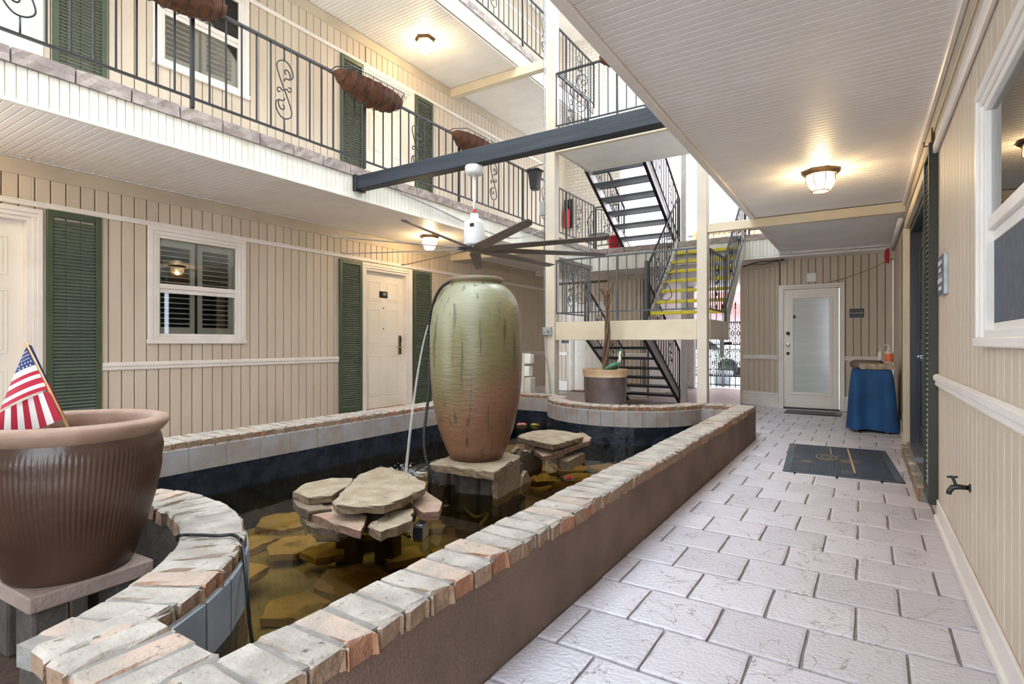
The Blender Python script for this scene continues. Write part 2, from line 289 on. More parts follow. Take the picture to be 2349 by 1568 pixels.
# ------------------------------------------------------------------ mesh builder
class MB:
    def __init__(s): s.v = []; s.f = []; s.mi = []; s.cur = 0
    def add(s, vs, fs):
        o = len(s.v); s.v += [tuple(p) for p in vs]; s.f += [tuple(i + o for i in f) for f in fs]; s.mi += [s.cur] * len(fs); return s
    def box(s, x0, x1, y0, y1, z0, z1, ch=0.0):
        if x1 < x0: x0, x1 = x1, x0
        if y1 < y0: y0, y1 = y1, y0
        if z1 < z0: z0, z1 = z1, z0
        ch = min(ch, .45 * min(x1 - x0, y1 - y0, z1 - z0))
        if ch <= 0:
            v = [(x, y, z) for z in (z0, z1) for y in (y0, y1) for x in (x0, x1)]
            return s.add(v, [(0, 2, 3, 1), (4, 5, 7, 6), (0, 1, 5, 4), (2, 6, 7, 3), (0, 4, 6, 2), (1, 3, 7, 5)])
        v = []; idx = {}
        lo = (x0, y0, z0); hi = (x1, y1, z1)
        for k in range(8):
            sg = [(k >> a) & 1 for a in range(3)]
            for ax in range(3):
                p = []
                for a in range(3):
                    e = hi[a] if sg[a] else lo[a]
                    if a != ax: e += -ch if sg[a] else ch
                    p.append(e)
                idx[(k, ax)] = len(v); v.append(p)
        f = []
        for ax in range(3):
            a, b = [i for i in range(3) if i != ax]
            for side in (0, 1):
                q = [idx[((side << ax) | (i << a) | (j << b), ax)] for i, j in ((0, 0), (1, 0), (1, 1), (0, 1))]
                f.append(q)
            for i in (0, 1):
                for j in (0, 1):
                    k0 = (i << a) | (j << b); k1 = k0 | (1 << ax)
                    f.append([idx[(k0, a)], idx[(k1, a)], idx[(k1, b)], idx[(k0, b)]])
        for k in range(8): f.append([idx[(k, 0)], idx[(k, 1)], idx[(k, 2)]])
        return s.add(v, f)
    def lathe(s, prof, n=32, cx=0, cy=0, cap=True, ripple=None):
        o = []
        for i, (r, z) in enumerate(prof):
            for k in range(n):
                a = 2 * math.pi * k / n; rr = r
                if ripple: rr = r * (1 + ripple(a, z))
                o.append((cx + rr * math.cos(a), cy + rr * math.sin(a), z))
        f = []
        for i in range(len(prof) - 1):
            for k in range(n):
                a = i * n + k; b = i * n + (k + 1) % n
                f.append((a, b, b + n, a + n))
        if cap:
            f.append(tuple(reversed(range(n)))); m = (len(prof) - 1) * n; f.append(tuple(range(m, m + n)))
        return s.add(o, f)
    def tube(s, pts, r, n=6, closed=False, flat=None):
        P = [Vector(p) for p in pts]; m = len(P); rs = r if isinstance(r, (list, tuple)) else [r] * m
        T = []
        for i in range(m):
            a = P[(i - 1) % m] if (closed or i > 0) else P[i]; b = P[(i + 1) % m] if (closed or i < m - 1) else P[i]
            t = (b - a); T.append(t.normalized() if t.length > 1e-9 else Vector((0, 0, 1)))
        up = Vector((0, 0, 1)) if abs(T[0].z) < .9 else Vector((1, 0, 0))
        nrm = (up - T[0] * up.dot(T[0])).normalized(); v = []; f = []
        for i in range(m):
            nrm = (nrm - T[i] * nrm.dot(T[i]));
            nrm = nrm.normalized() if nrm.length > 1e-6 else T[i].orthogonal().normalized()
            bn = T[i].cross(nrm)
            for k in range(n):
                a = 2 * math.pi * (k + .5) / n
                c_, s_ = math.cos(a), math.sin(a)
                if flat: s_ *= flat
                v.append(P[i] + (nrm * c_ + bn * s_) * rs[i])
        mm = m if closed else m - 1
        for i in range(mm):
            for k in range(n):
                a = i * n + k; b = i * n + (k + 1) % n; c = ((i + 1) % m) * n
                f.append((a, b, c + (k + 1) % n, c + k))
        if not closed: f.append(tuple(reversed(range(n)))); f.append(tuple(range((m - 1) * n, m * n)))
        return s.add(v, f)
    def prism(s, poly, z0, z1, inset=0.0):
        n = len(poly); cx = sum(p[0] for p in poly) / n; cy = sum(p[1] for p in poly) / n
        v = [(p[0], p[1], z0) for p in poly] + [(p[0], p[1], z1) for p in poly]
        f = [tuple(reversed(range(n))), tuple(range(n, 2 * n))] + [(i, (i + 1) % n, n + (i + 1) % n, n + i) for i in range(n)]
        return s.add(v, f)
    def bar(s, a, b, w, h=None):
        """square bar between two points"""
        a = Vector(a); b = Vector(b); h = h or w; t = (b - a).normalized()
        up = Vector((0, 0, 1)) if abs(t.z) < .95 else Vector((0, 1, 0))
        sd = t.cross(up).normalized(); u2 = sd.cross(t).normalized(); v = []
        for p in (a, b):
            for i, j in ((-1, -1), (1, -1), (1, 1), (-1, 1)): v.append(p + sd * (i * w / 2) + u2 * (j * h / 2))
        return s.add(v, [(3, 2, 1, 0), (4, 5, 6, 7)] + [(i, (i + 1) % 4, 4 + (i + 1) % 4, 4 + i) for i in range(4)])
    def ball(s, c, r, n=10, m=7, sq=(1, 1, 1)):
        v = [(c[0], c[1], c[2] - r * sq[2])]; f = []
        for i in range(1, m):
            ph = -math.pi / 2 + math.pi * i / m
            for k in range(n):
                a = 2 * math.pi * k / n
                v.append((c[0] + r * sq[0] * math.cos(ph) * math.cos(a), c[1] + r * sq[1] * math.cos(ph) * math.sin(a), c[2] + r * sq[2] * math.sin(ph)))
        v.append((c[0], c[1], c[2] + r * sq[2]))
        for k in range(n): f.append((0, 1 + (k + 1) % n, 1 + k))
        for i in range(m - 2):
            for k in range(n):
                a = 1 + i * n + k; b = 1 + i * n + (k + 1) % n; f.append((a, b, b + n, a + n))
        t = len(v) - 1; o = 1 + (m - 2) * n
        for k in range(n): f.append((o + k, o + (k + 1) % n, t))
        return s.add(v, f)
    def mesh(s, name, mats, smooth=False, fix=True):
        me = bpy.data.meshes.new(name); me.from_pydata(s.v, [], s.f)
        for m in (mats if isinstance(mats, (list, tuple)) else [mats]): me.materials.append(MATS[m])
        if max(s.mi, default=0): me.polygons.foreach_set('material_index', s.mi)
        if fix:
            bm = bmesh.new(); bm.from_mesh(me); bmesh.ops.recalc_face_normals(bm, faces=bm.faces); bm.to_mesh(me); bm.free()
        if smooth: me.polygons.foreach_set('use_smooth', [True] * len(me.polygons))
        me.update(); return me

def tag(o, label=None, cat=None, group=None, kind=None):
    if label: o['label'] = label
    if cat: o['category'] = cat
    if group: o['group'] = group
    if kind: o['kind'] = kind
    return o
def link(name, data, parent=None, loc=(0, 0, 0), rot=(0, 0, 0), sc=None):
    o = bpy.data.objects.new(name, data); col.objects.link(o); o.location = loc; o.rotation_euler = rot
    if sc: o.scale = sc
    if parent: o.parent = parent
    return o
def thing(name, label, cat, loc=(0, 0, 0), rz=0.0, group=None, kind=None):
    o = link(name, None, None, loc, (0, 0, rz)); o.empty_display_size = .1
    return tag(o, label, cat, group, kind)
def part(name, mb, m, parent, smooth=False, label=None, loc=(0, 0, 0), rot=(0, 0, 0)):
    me = mb.mesh(name, m, smooth) if isinstance(mb, MB) else mb
    o = link(name, me, parent, loc, rot)
    if label: o['label'] = label
    return o
def solo(name, mb, m, label, cat, loc=(0, 0, 0), rz=0.0, group=None, kind=None, smooth=False):
    o = part(name, mb, m, None, smooth, None, loc, (0, 0, rz)); return tag(o, label, cat, group, kind)
def copy_tree(o, parent=None):
    c = o.copy(); col.objects.link(c); c.parent = parent
    for ch in list(o.children): copy_tree(ch, c)
    return c
def box(*a, **k): return MB().box(*a, **k)

def subtract(r, holes):
    """rectangle (u0,u1,z0,z1) minus rectangles"""
    out = [r]
    for h in holes:
        nxt = []
        for (a, b, c, d) in out:
            e, f, g, i = max(a, h[0]), min(b, h[1]), max(c, h[2]), min(d, h[3])
            if e >= f or g >= i: nxt.append((a, b, c, d)); continue
            if a < e: nxt.append((a, e, c, d))
            if f < b: nxt.append((f, b, c, d))
            if c < g: nxt.append((e, f, c, g))
            if i < d: nxt.append((e, f, i, d))
        out = nxt
    return out
_cache = {}
def board_mesh(w, h, th, m, c=.004):
    k = ('b', round(w, 3), round(h, 3), th, m, c)
    if k not in _cache:
        p = [(-w / 2, th), (-w / 2, c), (-w / 2 + c, 0), (w / 2 - c, 0), (w / 2, c), (w / 2, th)]
        v = [(x, y, 0) for x, y in p] + [(x, y, h) for x, y in p]
        f = [(5, 4, 3, 2, 1, 0), (6, 7, 8, 9, 10, 11)] + [(i, (i + 1) % 6, 6 + (i + 1) % 6, 6 + i) for i in range(6)]
        _cache[k] = MB().add(v, f).mesh('board', m)
    return _cache[k]
def siding(parent, u0, u1, z0, z1, holes=(), pitch=.112, gap=.009, th=.016, m='siding', y=0.0, name='board'):
    n = 0; u = u0
    while u < u1 - .012:
        e = min(u + pitch - gap, u1)
        for (a, b, c, d) in subtract((u, e, z0, z1), holes):
            if b - a < .012 or d - c < .02: continue
            link(name, board_mesh(b - a, d - c, th, m), parent, ((a + b) / 2, y, c)); n += 1
        u += pitch
    return n
def soffit_board(L, w, m, th=.012, c=.003):
    k = ('s', round(L, 3), round(w, 3), m)
    if k not in _cache:
        p = [(-w / 2, th), (-w / 2, c), (-w / 2 + c, 0), (w / 2 - c, 0), (w / 2, c), (w / 2, th)]
        v = [(0, x, y) for x, y in p] + [(L, x, y) for x, y in p]
        f = [(0, 1, 2, 3, 4, 5), (11, 10, 9, 8, 7, 6)] + [(i, 6 + i, 6 + (i + 1) % 6, (i + 1) % 6) for i in range(6)]
        _cache[k] = MB().add(v, f).mesh('soffit_board', m)
    return _cache[k]
def soffit(parent, x0, x1, y0, y1, z, pitch=.0585, gap=.005, m='soffit'):
    y = y0
    while y < y1 - .01:
        w = min(pitch - gap, y1 - y)
        link('soffit_board', soffit_board(x1 - x0, w, m), parent, (x0, y + w / 2, z)); y += pitch
def wall_panel(name, loc, rz, u0, u1, z0, z1, holes, label, cat='wall', th=.14, m='siding_groove_shade', y=.014):
    mb = MB()
    for (a, b, c, d) in subtract((u0, u1, z0, z1), holes): mb.box(a, b, y, y + th, c, d)
    return solo(name, mb, m, label, cat, loc, rz, kind='structure')

WL, WR, YB = -6.14, 0.42, 10.95
XE_L, XE_R, YE = -4.75, -1.22, 10.56
Z1, Z2, Z3 = 2.77, 5.66, 8.55           # soffits
D2, D3 = 3.13, 6.06                      # walkway edges (stone top)
LEFT = ((WL, 0, 0), R(90)); RIGHT = ((WR, 0, 0), R(-90)); BACK = ((0, YB, 0), 0.0)
def fac(f, u, y=0, z=0):
    (o, a) = f; c, s = math.cos(a), math.sin(a)
    return (o[0] + c * u - s * y, o[1] + s * u + c * y, z)

# ------------------------------------------------------------------ the setting
PX0, PX1, PY0, PY1 = -4.43, -1.32, 0.75, 7.05        # inner water edges of the pond
def floor_all():
    mb = MB()
    # ground sheet with the pond cut out
    for (a, b, c, d) in subtract((-6.9, 4.0, -9.0, 15.3), [(-4.6, -1.16, .62, 7.12), (.62, 4.1, -1.5, 15.4)]):
        mb.box(a, b, c, d, -.25, -.012)
    fl = solo('floor', mb, 'paver_joint', 'stamped slate-look concrete floor of the walkway beside the pond', 'floor', kind='structure')
    P, G = .328, .012
    meshes = []
    for k in range(6):
        rr = random.Random(100 + k); q = MB(); n = 4; h = (P - G) / 2
        # slightly uneven top with softened rim
        xs = [-h, -h + .012, -.05, .05, h - .012, h]
        v = [(x + (rr.uniform(-.003, .003) if abs(x) == h else 0), y + (rr.uniform(-.003, .003) if abs(y) == h else 0),
              (-.003 if (abs(x) == h or abs(y) == h) else rr.uniform(-.0008, .0008))) for y in xs for x in xs]
        f = [(j * 6 + i, j * 6 + i + 1, j * 6 + i + 7, j * 6 + i + 6) for j in range(5) for i in range(5)]
        q.add(v, f)
        e = [0, 1, 2, 3, 4, 5, 11, 17, 23, 29, 35, 34, 33, 32, 31, 30, 24, 18, 12, 6]
        o = len(q.v); q.v += [(v[i][0], v[i][1], -.02) for i in e]; m = len(e)
        for i in range(m): q.f.append((e[i], o + i, o + (i + 1) % m, e[(i + 1) % m])); q.mi.append(0)
        meshes.append(q.mesh('paver', 'paver'))
    cnt = 0; rows = []
    for j in range(-3, 30):
        yc = 1.905 + P * j + P / 2
        off = -1.01 if j % 2 == 0 else -.845
        for i in range(-9, 6):
            xc = off + P * i + P / 2
            x0, x1 = xc - P / 2 + G / 2, xc + P / 2 - G / 2
            y0, y1 = yc - P / 2 + G / 2, yc + P / 2 - G / 2
            lim0 = -1.1 if y0 < 7.2 else (-3.6 if y0 > 7.6 else -1.1)
            lim1 = WR - .012
            cx0, cx1 = max(x0, lim0), min(x1, lim1)
            if cx1 - cx0 < .02 or y0 > 10.9: continue
            if y0 < .95: continue
            if cx0 > -1.25 and y1 > 10.88: y1 = 10.88
            sx = (cx1 - cx0) / (P - G); sy = (y1 - y0) / (P - G)
            if sy < .1: continue
            rows.append((cx0, cx1, y0, y1, sx, sy))
    rows.sort(key=lambda r: r[2])
    for k, (a, b, c, d, sx, sy) in enumerate(rows[:298]):
        o = link('paver', meshes[rnd.randrange(6)], fl, ((a + b) / 2, (c + d) / 2, rnd.uniform(-.0012, .0012)), (rnd.uniform(-.003, .003), rnd.uniform(-.003, .003), 0 if sx < .98 or sy < .98 else rnd.choice((0, math.pi / 2, math.pi))), (sx, sy, 1))
    # beyond: same paving, too far to pick apart
    far = MB().box(-6.6, -3.62, 7.32, 12.0, -.02, -.004).box(-3.62, -1.3, 10.93, 15.2, -.02, -.004).box(-6.6, -4.78, -1.0, 7.3, -.02, -.004).box(-1.2, WR - .02, -1.4, .9, -.02, -.004).box(-1.2, 3.9, -8.9, -1.5, -.02, -.004)
    part('far_paving', far, 'paver_far', fl)
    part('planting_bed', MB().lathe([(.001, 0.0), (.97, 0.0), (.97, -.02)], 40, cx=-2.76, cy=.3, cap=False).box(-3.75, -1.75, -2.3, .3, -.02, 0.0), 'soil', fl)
floor_all()

# openings (u0,u1,z0,z1) in wall coordinates
DO0 = (.80, 1.79, .12, 2.27); DO1 = (5.62, 6.52, .17, 2.275); WI1 = (2.80, 3.68, 1.21, 2.29)
DU0 = (.80, 1.79, 3.12, 5.14); DU1 = (5.64, 6.56, 3.12, 5.14); WU1 = (2.85, 3.72, 4.09, 5.17)
LEND = 11.25
wl = wall_panel('wall_left', *LEFT, .3, LEND, 0, Z1, [DO0, DO1, WI1], 'beige vertical board wall behind the pond with door and window')
siding(wl, .7, LEND, .0, 2.63, [DO0, DO1, WI1])
part('frieze_board', box(.4, LEND, -.012, .02, 2.625, 2.76, ch=.003), 'frieze', wl)
part('picture_rail', MB().box(.4, LEND, -.022, .0, 2.365, 2.412, ch=.006).box(.4, LEND, -.03, 0, 2.40, 2.412), 'white_trim', wl)
def rail_profile(u0, u1, z):
    return MB().box(u0, u1, -.018, 0, z - .04, z + .038, ch=.004).box(u0, u1, -.03, 0, z - .006, z + .034, ch=.008).box(u0, u1, -.022, 0, z - .034, z - .022, ch=.004)
part('chair_rail', rail_profile(2.312, 5.132, .945), 'white_trim', wl)
part('chair_rail', rail_profile(7.1, LEND, .945), 'white_trim', wl)
part('baseboard', box(7.1, LEND, -.02, 0, 0, .2, ch=.006), 'white_trim', wl)

wl2 = wall_panel('wall_left_upper', *LEFT, .3, LEND, 3.0, Z2, [DU0, DU1, WU1], 'beige vertical board wall behind the second floor balcony')
siding(wl2, .7, LEND, 3.1, 5.52, [DU0, DU1, WU1])
part('frieze_board', box(.4, LEND, -.012, .02, 5.51, Z2 - .01, ch=.003), 'frieze', wl2)
part('picture_rail', MB().box(.4, LEND, -.022, .0, 5.215, 5.265, ch=.006), 'white_trim', wl2)
wl3 = wall_panel('wall_left_top', *LEFT, .3, LEND, 5.9, Z3, [], 'pale board wall behind the top balcony railing')
siding(wl3, 4.6, LEND, 6.0, Z3 - .02)
part('picture_rail', box(4.6, LEND, -.022, 0, 8.1, 8.15), 'white_trim', wl3)
part('chair_rail', box(4.6, LEND, -.022, 0, 7.0, 7.06), 'white_trim', wl3)

# right wall (u = -y)
RW = (-2.90, -1.6, 1.19, 2.13); RD = (-7.12, -5.02, .12, 2.38)
wr = wall_panel('wall_right', *RIGHT, -10.95, .8, 0, Z1, [RW, RD], 'pale vertical board wall with tap and screened window along the walkway')
siding(wr, -5.02, -.7, .0, 2.63, [RW], m='siding')
siding(wr, -10.93, -7.2, 0, 2.63, [])
part('frieze_board', box(-10.9, -.4, -.012, .02, 2.625, 2.755, ch=.003), 'frieze', wr)
part('picture_rail', MB().box(-4.6, -.4, -.03, 0, 2.42, 2.485, ch=.01), 'white_trim', wr)
part('chair_rail', rail_profile(-4.55, -.5, .93), 'white_trim', wr)
bb = MB().box(-4.52, -.5, -.014, 0, 0, .15, ch=.004).box(-4.55, -.5, -.026, 0, 0, .05, ch=.01)
part('baseboard', bb, 'white_trim', wr)
part('baseboard', box(-10.9, -7.3, -.015, 0, 0, .17, ch=.004), 'white_trim', wr)
wall_panel('wall_right_upper', *RIGHT, -10.95, 1.0, Z1, Z3, [], 'pale wall above the walkway ceiling', m='siding')

# back wall with the glazed door, and its bent return
BD = (-1.2, -.335, 0.0, 2.13)
wb = wall_panel('wall_back', *BACK, -1.27, WR, 0, Z1, [BD], 'tan board wall with the glazed white door at the end of walkway')
siding(wb, -1.27 + .02, WR, 0.0, 2.67, [BD])
part('frieze_board', box(-1.27, WR, -.012, .02, 2.665, 2.76, ch=.003), 'frieze', wb)
part('chair_rail', rail_profile(-.26, WR, .91), 'white_trim', wb)
part('baseboard', box(-.26, WR, -.02, 0, 0, .26, ch=.006), 'white_trim', wb)
wbr = wall_panel('wall_bend', (-1.93, 11.3, 0), R(-29.3), 0, .757, 0, 2.7, [], 'angled tan board wall turning towards the street passage')
siding(wbr, .005, .75, 0, 2.58, pitch=.112)
part('frieze_board', box(-.02, .757, -.03, .02, 2.56, 2.66, ch=.003), 'frieze', wbr)
part('chair_rail', rail_profile(0, .75, .91), 'white_trim', wbr)
part('baseboard', MB().box(-.02, .76, -.03, 0, 0, .22, ch=.006).box(-.012, .76, -.02, 0, .22, .27, ch=.008), 'white_trim', wbr)
part('patch', box(.38, .47, -.004, 0, 2.12, 2.26), 'siding', wbr)
solo('wall_passage', MB().box(-2.0, -1.85, 11.34, 15.2, 0, 2.7), 'siding', 'tan side wall of the street passage behind the angled wall', 'wall', kind='structure')

# far left alcove and passage
AD = (.62, 1.5, 0.02, 2.08)
wa = wall_panel('wall_alcove', (-6.6, 12.1, 0), 0, 0, 1.9, 0, Z1, [AD], 'shaded beige board wall with white door behind the stairs')
siding(wa, 0.0, 1.9, 0.0, 2.6, [AD])
part('chair_rail', rail_profile(0, .5, .91), 'white_trim', wa)
part('baseboard', box(0, .5, -.02, 0, 0, .24, ch=.006), 'white_trim', wa)
solo('wall_alcove_side', MB().box(-6.75, -6.62, 11.2, 12.2, 0, Z1), 'siding', 'beige side wall of the alcove behind the stairs', 'wall', kind='structure')
ws = wall_panel('wall_stair', (-4.72, 11.6, 0), 0, 0, .78, 0, Z1, [], 'sunlit beige board wall behind the stair flights', th=.12)
siding(ws, 0, .78, .0, 2.58)
part('frieze_board', box(0, .78, -.012, .02, 2.57, 2.68, ch=.003), 'frieze', ws)
part('chair_rail', rail_profile(0, .78, .91), 'white_trim', ws)
part('baseboard', box(0, .78, -.02, 0, 0, .2, ch=.006), 'white_trim', ws)
solo('wall_alcove_return', MB().box(-4.85, -4.73, 11.6, 12.25, 0, Z1), 'siding', 'beige wall corner between the alcove and the stairs', 'wall', kind='structure')
wp = wall_panel('wall_street', (-3.94, 11.6, 0), R(90), 0, 3.4, 0, Z1, [], 'white board wall lining the street passage', m='white_trim')
siding(wp, 0, 3.4, 0, 2.7, m='white_trim', pitch=.14)

# ceilings
cl = solo('ceiling_left', MB().box(WL, XE_L, .5, 7.6, Z1 + .011, Z1 + .02), 'soffit_back', 'white beadboard ceiling under the second floor balcony', 'ceiling', kind='structure')
soffit(cl, WL, XE_L, .9, 7.58, Z1)
part('far_panel', MB().box(WL, XE_L, 7.6, 12.1, Z1, Z1 + .02), 'soffit', cl)
cr_ = solo('ceiling_right', MB().box(XE_R, WR, -.4, 7.7, Z1 + .011, Z1 + .02), 'soffit_back', 'pale beadboard ceiling over the walkway', 'ceiling', kind='structure')
soffit(cr_, XE_R + .065, WR - .03, .6, 7.6, Z1)
part('far_panel', MB().box(XE_R + .063, WR, 7.7, 10.95, Z1 - .02, Z1 + .02), 'soffit', cr_)
part('near_panel', MB().box(XE_R, WR, -.4, .6, Z1, Z1 + .02), 'soffit', cr_)
part('edge_trim', MB().box(XE_R, XE_R + .062, -.4, YE, Z1 - .02, Z1 + .02, ch=.004), 'white_trim', cr_)
part('cove', box(WR - .045, WR - .012, -.4, 7.6, Z1 - .05, Z1 + .01, ch=.008), 'white_trim', cr_)
cu = solo('ceiling_upper_left', MB().box(WL, XE_L, .5, 11.3, Z2 + .011, Z2 + .03), 'soffit_back', 'white beadboard ceiling above the second floor balcony', 'ceiling', kind='structure')
soffit(cu, WL, XE_L, 2.6, 11.2, Z2)
solo('ceiling_back', MB().box(-6.7, WR, YE, 15.2, 2.66, 2.70), 'soffit', 'plain ceiling over the passage to the street', 'ceiling', kind='structure')
rf = MB().box(-6.9, -4.6, -3.5, 13, Z3, Z3 + .2).box(-4.6, 1.0, 10.6, 13, Z3, Z3 + .2).box(-1.25, 1.0, -1.0, 10.6, Z3, Z3 + .2)
solo('ceiling_roof', rf, 'soffit', 'white underside of the roof overhang at the top floor', 'ceiling', kind='structure')

# balcony slabs with beadboard fascia and stone edging
stone_meshes = []
for k in range(5):
    rr = random.Random(50 + k); q = MB(); L_, H_, D_ = .345, .105, .16; nx = 7
    v = []; 
    for i in range(nx):
        for (yy, zz) in ((0, 0), (0, .05), (0, H_), (D_, H_), (D_, 0)):
            j = rr.uniform(-.009, .004) if yy == 0 else 0
            v.append((L_ * i / (nx - 1), yy + j, zz + (rr.uniform(-.004, .004) if zz == H_ and yy == 0 else 0)))
    f = [(i * 5 + a, i * 5 + (a + 1) % 5, (i + 1) * 5 + (a + 1) % 5, (i + 1) * 5 + a) for i in range(nx - 1) for a in range(5)]
    f += [(0, 1, 2, 3, 4), tuple((nx - 1) * 5 + a for a in (4, 3, 2, 1, 0))]
    stone_meshes.append(q.add(v, f).mesh('edging_stone', 'edge_stone'))
def balcony(name, label, loc, rz, u0, u1, zb, zt, zs, deck, first):
    o = solo(name, deck, 'fascia', label, 'balcony', loc, rz, kind='structure')
    siding(o, u0, u1, zb, zt, pitch=.0585, gap=.004, th=.012, m='fascia', name='fascia_board')
    part('fascia_trim', box(u0, u1, -.012, .02, zb - .028, zb, ch=.004), 'fascia', o)
    u = first
    while u < u1:
        link('edging_stone', rnd.choice(stone_meshes), o, (u, -.02, zt + .001)); u += .356
    return o
S, E_ = .5, YE
balcony('balcony_left', 'second floor balcony with beadboard fascia and stone edge over pond', (XE_L, 0, 0), R(90), .9, YE, 2.79, 3.02, 0, box(S, 12.1, .013, 1.5, Z1 + .022, 3.10), 1.277 - .356)
balcony('balcony_top', 'top floor balcony with white fascia under the roof', (XE_L, 0, 0), R(90), 4.6, YE, 5.72, 5.95, 0, box(S, 12.1, .013, 1.5, Z2 + .032, 6.03), 4.5)
balcony('balcony_back', 'second floor rear walkway with white fascia behind the stairs', (0, YE, 0), 0, XE_L, XE_R, 2.69, 3.0, 0, box(-6.7, WR, .013, 4.6, 2.71, 3.08), XE_L)
solo('balcony_back_top', MB().box(-6.7, WR, YE, 12.3, 5.72, 6.05), 'fascia', 'top floor rear walkway slab above the stairs', 'balcony', kind='structure')
solo('wall_near_blocker', MB().box(-6.3, -1.25, -2.55, -2.4, 0, Z3), 'siding', 'unseen beige wall added to darken the flower pot', 'wall', kind='structure')  # out of view, added to block light from behind the camera
solo('balcony_near_blocker', MB().box(-6.3, XE_R, -2.4, .05, Z1, 3.1), 'fascia', 'unseen second floor slab added to shade the flower pot', 'balcony', kind='structure')  # out of view, added to keep sky light off the pot
solo('balcony_right', MB().box(XE_R + .005, WR, -1.0, 10.95, Z1 + .022, 3.1), 'fascia', 'second floor slab above the walkway ceiling', 'balcony', kind='structure')
solo('balcony_right_top', MB().box(XE_R + .005, WR, -1.0, 10.95, 5.68, 6.05), 'fascia', 'top floor slab above the walkway', 'balcony', kind='structure')
# upper rear walls
solo('wall_brick', MB().box(-6.6, -4.75, 12.1, 12.25, 3.08, 5.7), 'white_brick', 'white painted brick wall at the back of second floor', 'wall', kind='structure')
solo('wall_top_back', MB().box(-6.6, -3.3, 12.15, 12.3, 6.05, Z3), 'white_brick', 'white painted wall at the back of the top floor', 'wall', kind='structure')
solo('wall_left_end', MB().box(WL - .1, WL, LEND + .01, 12.1, 2.9, Z3), 'siding', 'beige board end of the upper building wall', 'wall', kind='structure')

# posts and beams
def post(x0, x1, y0, y1, z1, label, m='cream_post'):
    cx, cy = (x0 + x1) / 2, (y0 + y1) / 2
    return solo('support_post', MB().box(x0 - cx, x1 - cx, y0 - cy, y1 - cy, 0, z1, ch=.006), m, label, 'post', (cx, cy, 0))
post(-4.218, -4.055, 7.58, 7.74, Z3, 'tall cream post carrying electrical conduit at landing corner')
post(-1.887, -1.753, 7.58, 7.72, Z3, 'tall cream post at the walkway end of stair landing')
post(-2.94, -2.84, 10.62, 10.72, Z3, 'slim grey post at the foot of the lower stair flight', 'stringer')
def beam(name, a, label, m='cream_beam', cat='beam'):
    x0, x1, y0, y1, z0, z1 = a
    c = ((x0 + x1) / 2, (y0 + y1) / 2, z0)
    return solo(name, MB().box(x0 - c[0], x1 - c[0], y0 - c[1], y1 - c[1], 0, z1 - z0, ch=.005), m, label, cat, c)
beam('ceiling_beam', (-1.753, WR - .012, 7.6, 7.7, 2.65, Z1 - .005), 'cream beam spanning walkway from post to building wall')
beam('ceiling_beam', (WL + .01, -4.218, 7.58, 7.7, 2.62, Z1 - .005), 'cream beam under the second floor balcony behind the fan')
beam('ceiling_beam', (WL + .01, -4.218, 7.58, 7.7, 5.51, Z2 - .005), 'cream beam under the top balcony above the upper door')
db = thing('timber_beam', 'dark grey painted timber beam across courtyard carrying the fan', 'beam', (-3.0, 4.24, 2.865))
part('timber', MB().box(-1.745, 1.775, -.06, .06, .0, .15, ch=.006), 'dark_beam', db)
part('bracket', MB().box(-1.775, -1.70, -.075, .075, -.012, .165, ch=.004), 'black_paint', db)

# ------------------------------------------------------------------ doors, windows, shutters (wall coordinates: x along wall, -y to viewer)
def casing(parent, w, h, cw=.075, z0=0.0, bottom=False, m='white_trim'):
    mb = MB(); k = cw * .45
    for s in (-1, 1):
        for (p, q, d) in ((0, k, .018), (k, cw, .028)):
            a = s * (w / 2 + p); b = s * (w / 2 + q)
            mb.box(min(a, b), max(a, b), -d, 0, z0, h + p, ch=.004)
    for (p, q, d) in ((0, k, .018), (k, cw, .028)): mb.box(-w / 2 - q, w / 2 + q, -d, 0, h + p, h + q, ch=.004)
    if bottom: mb.box(-w / 2 - cw - .01, w / 2 + cw + .01, -.034, 0, z0 - cw * .55, z0, ch=.005)
    return part('casing', mb, m, parent)
def jambs(parent, w, h, d=.1, m='white_trim', z0=0.0):
    return part('jamb', MB().box(-w / 2, -w / 2 + .03, 0, d + .04, z0, h - .03).box(w / 2 - .03, w / 2, 0, d + .04, z0, h - .03).box(-w / 2, w / 2, 0, d + .04, h - .03, h), m, parent)
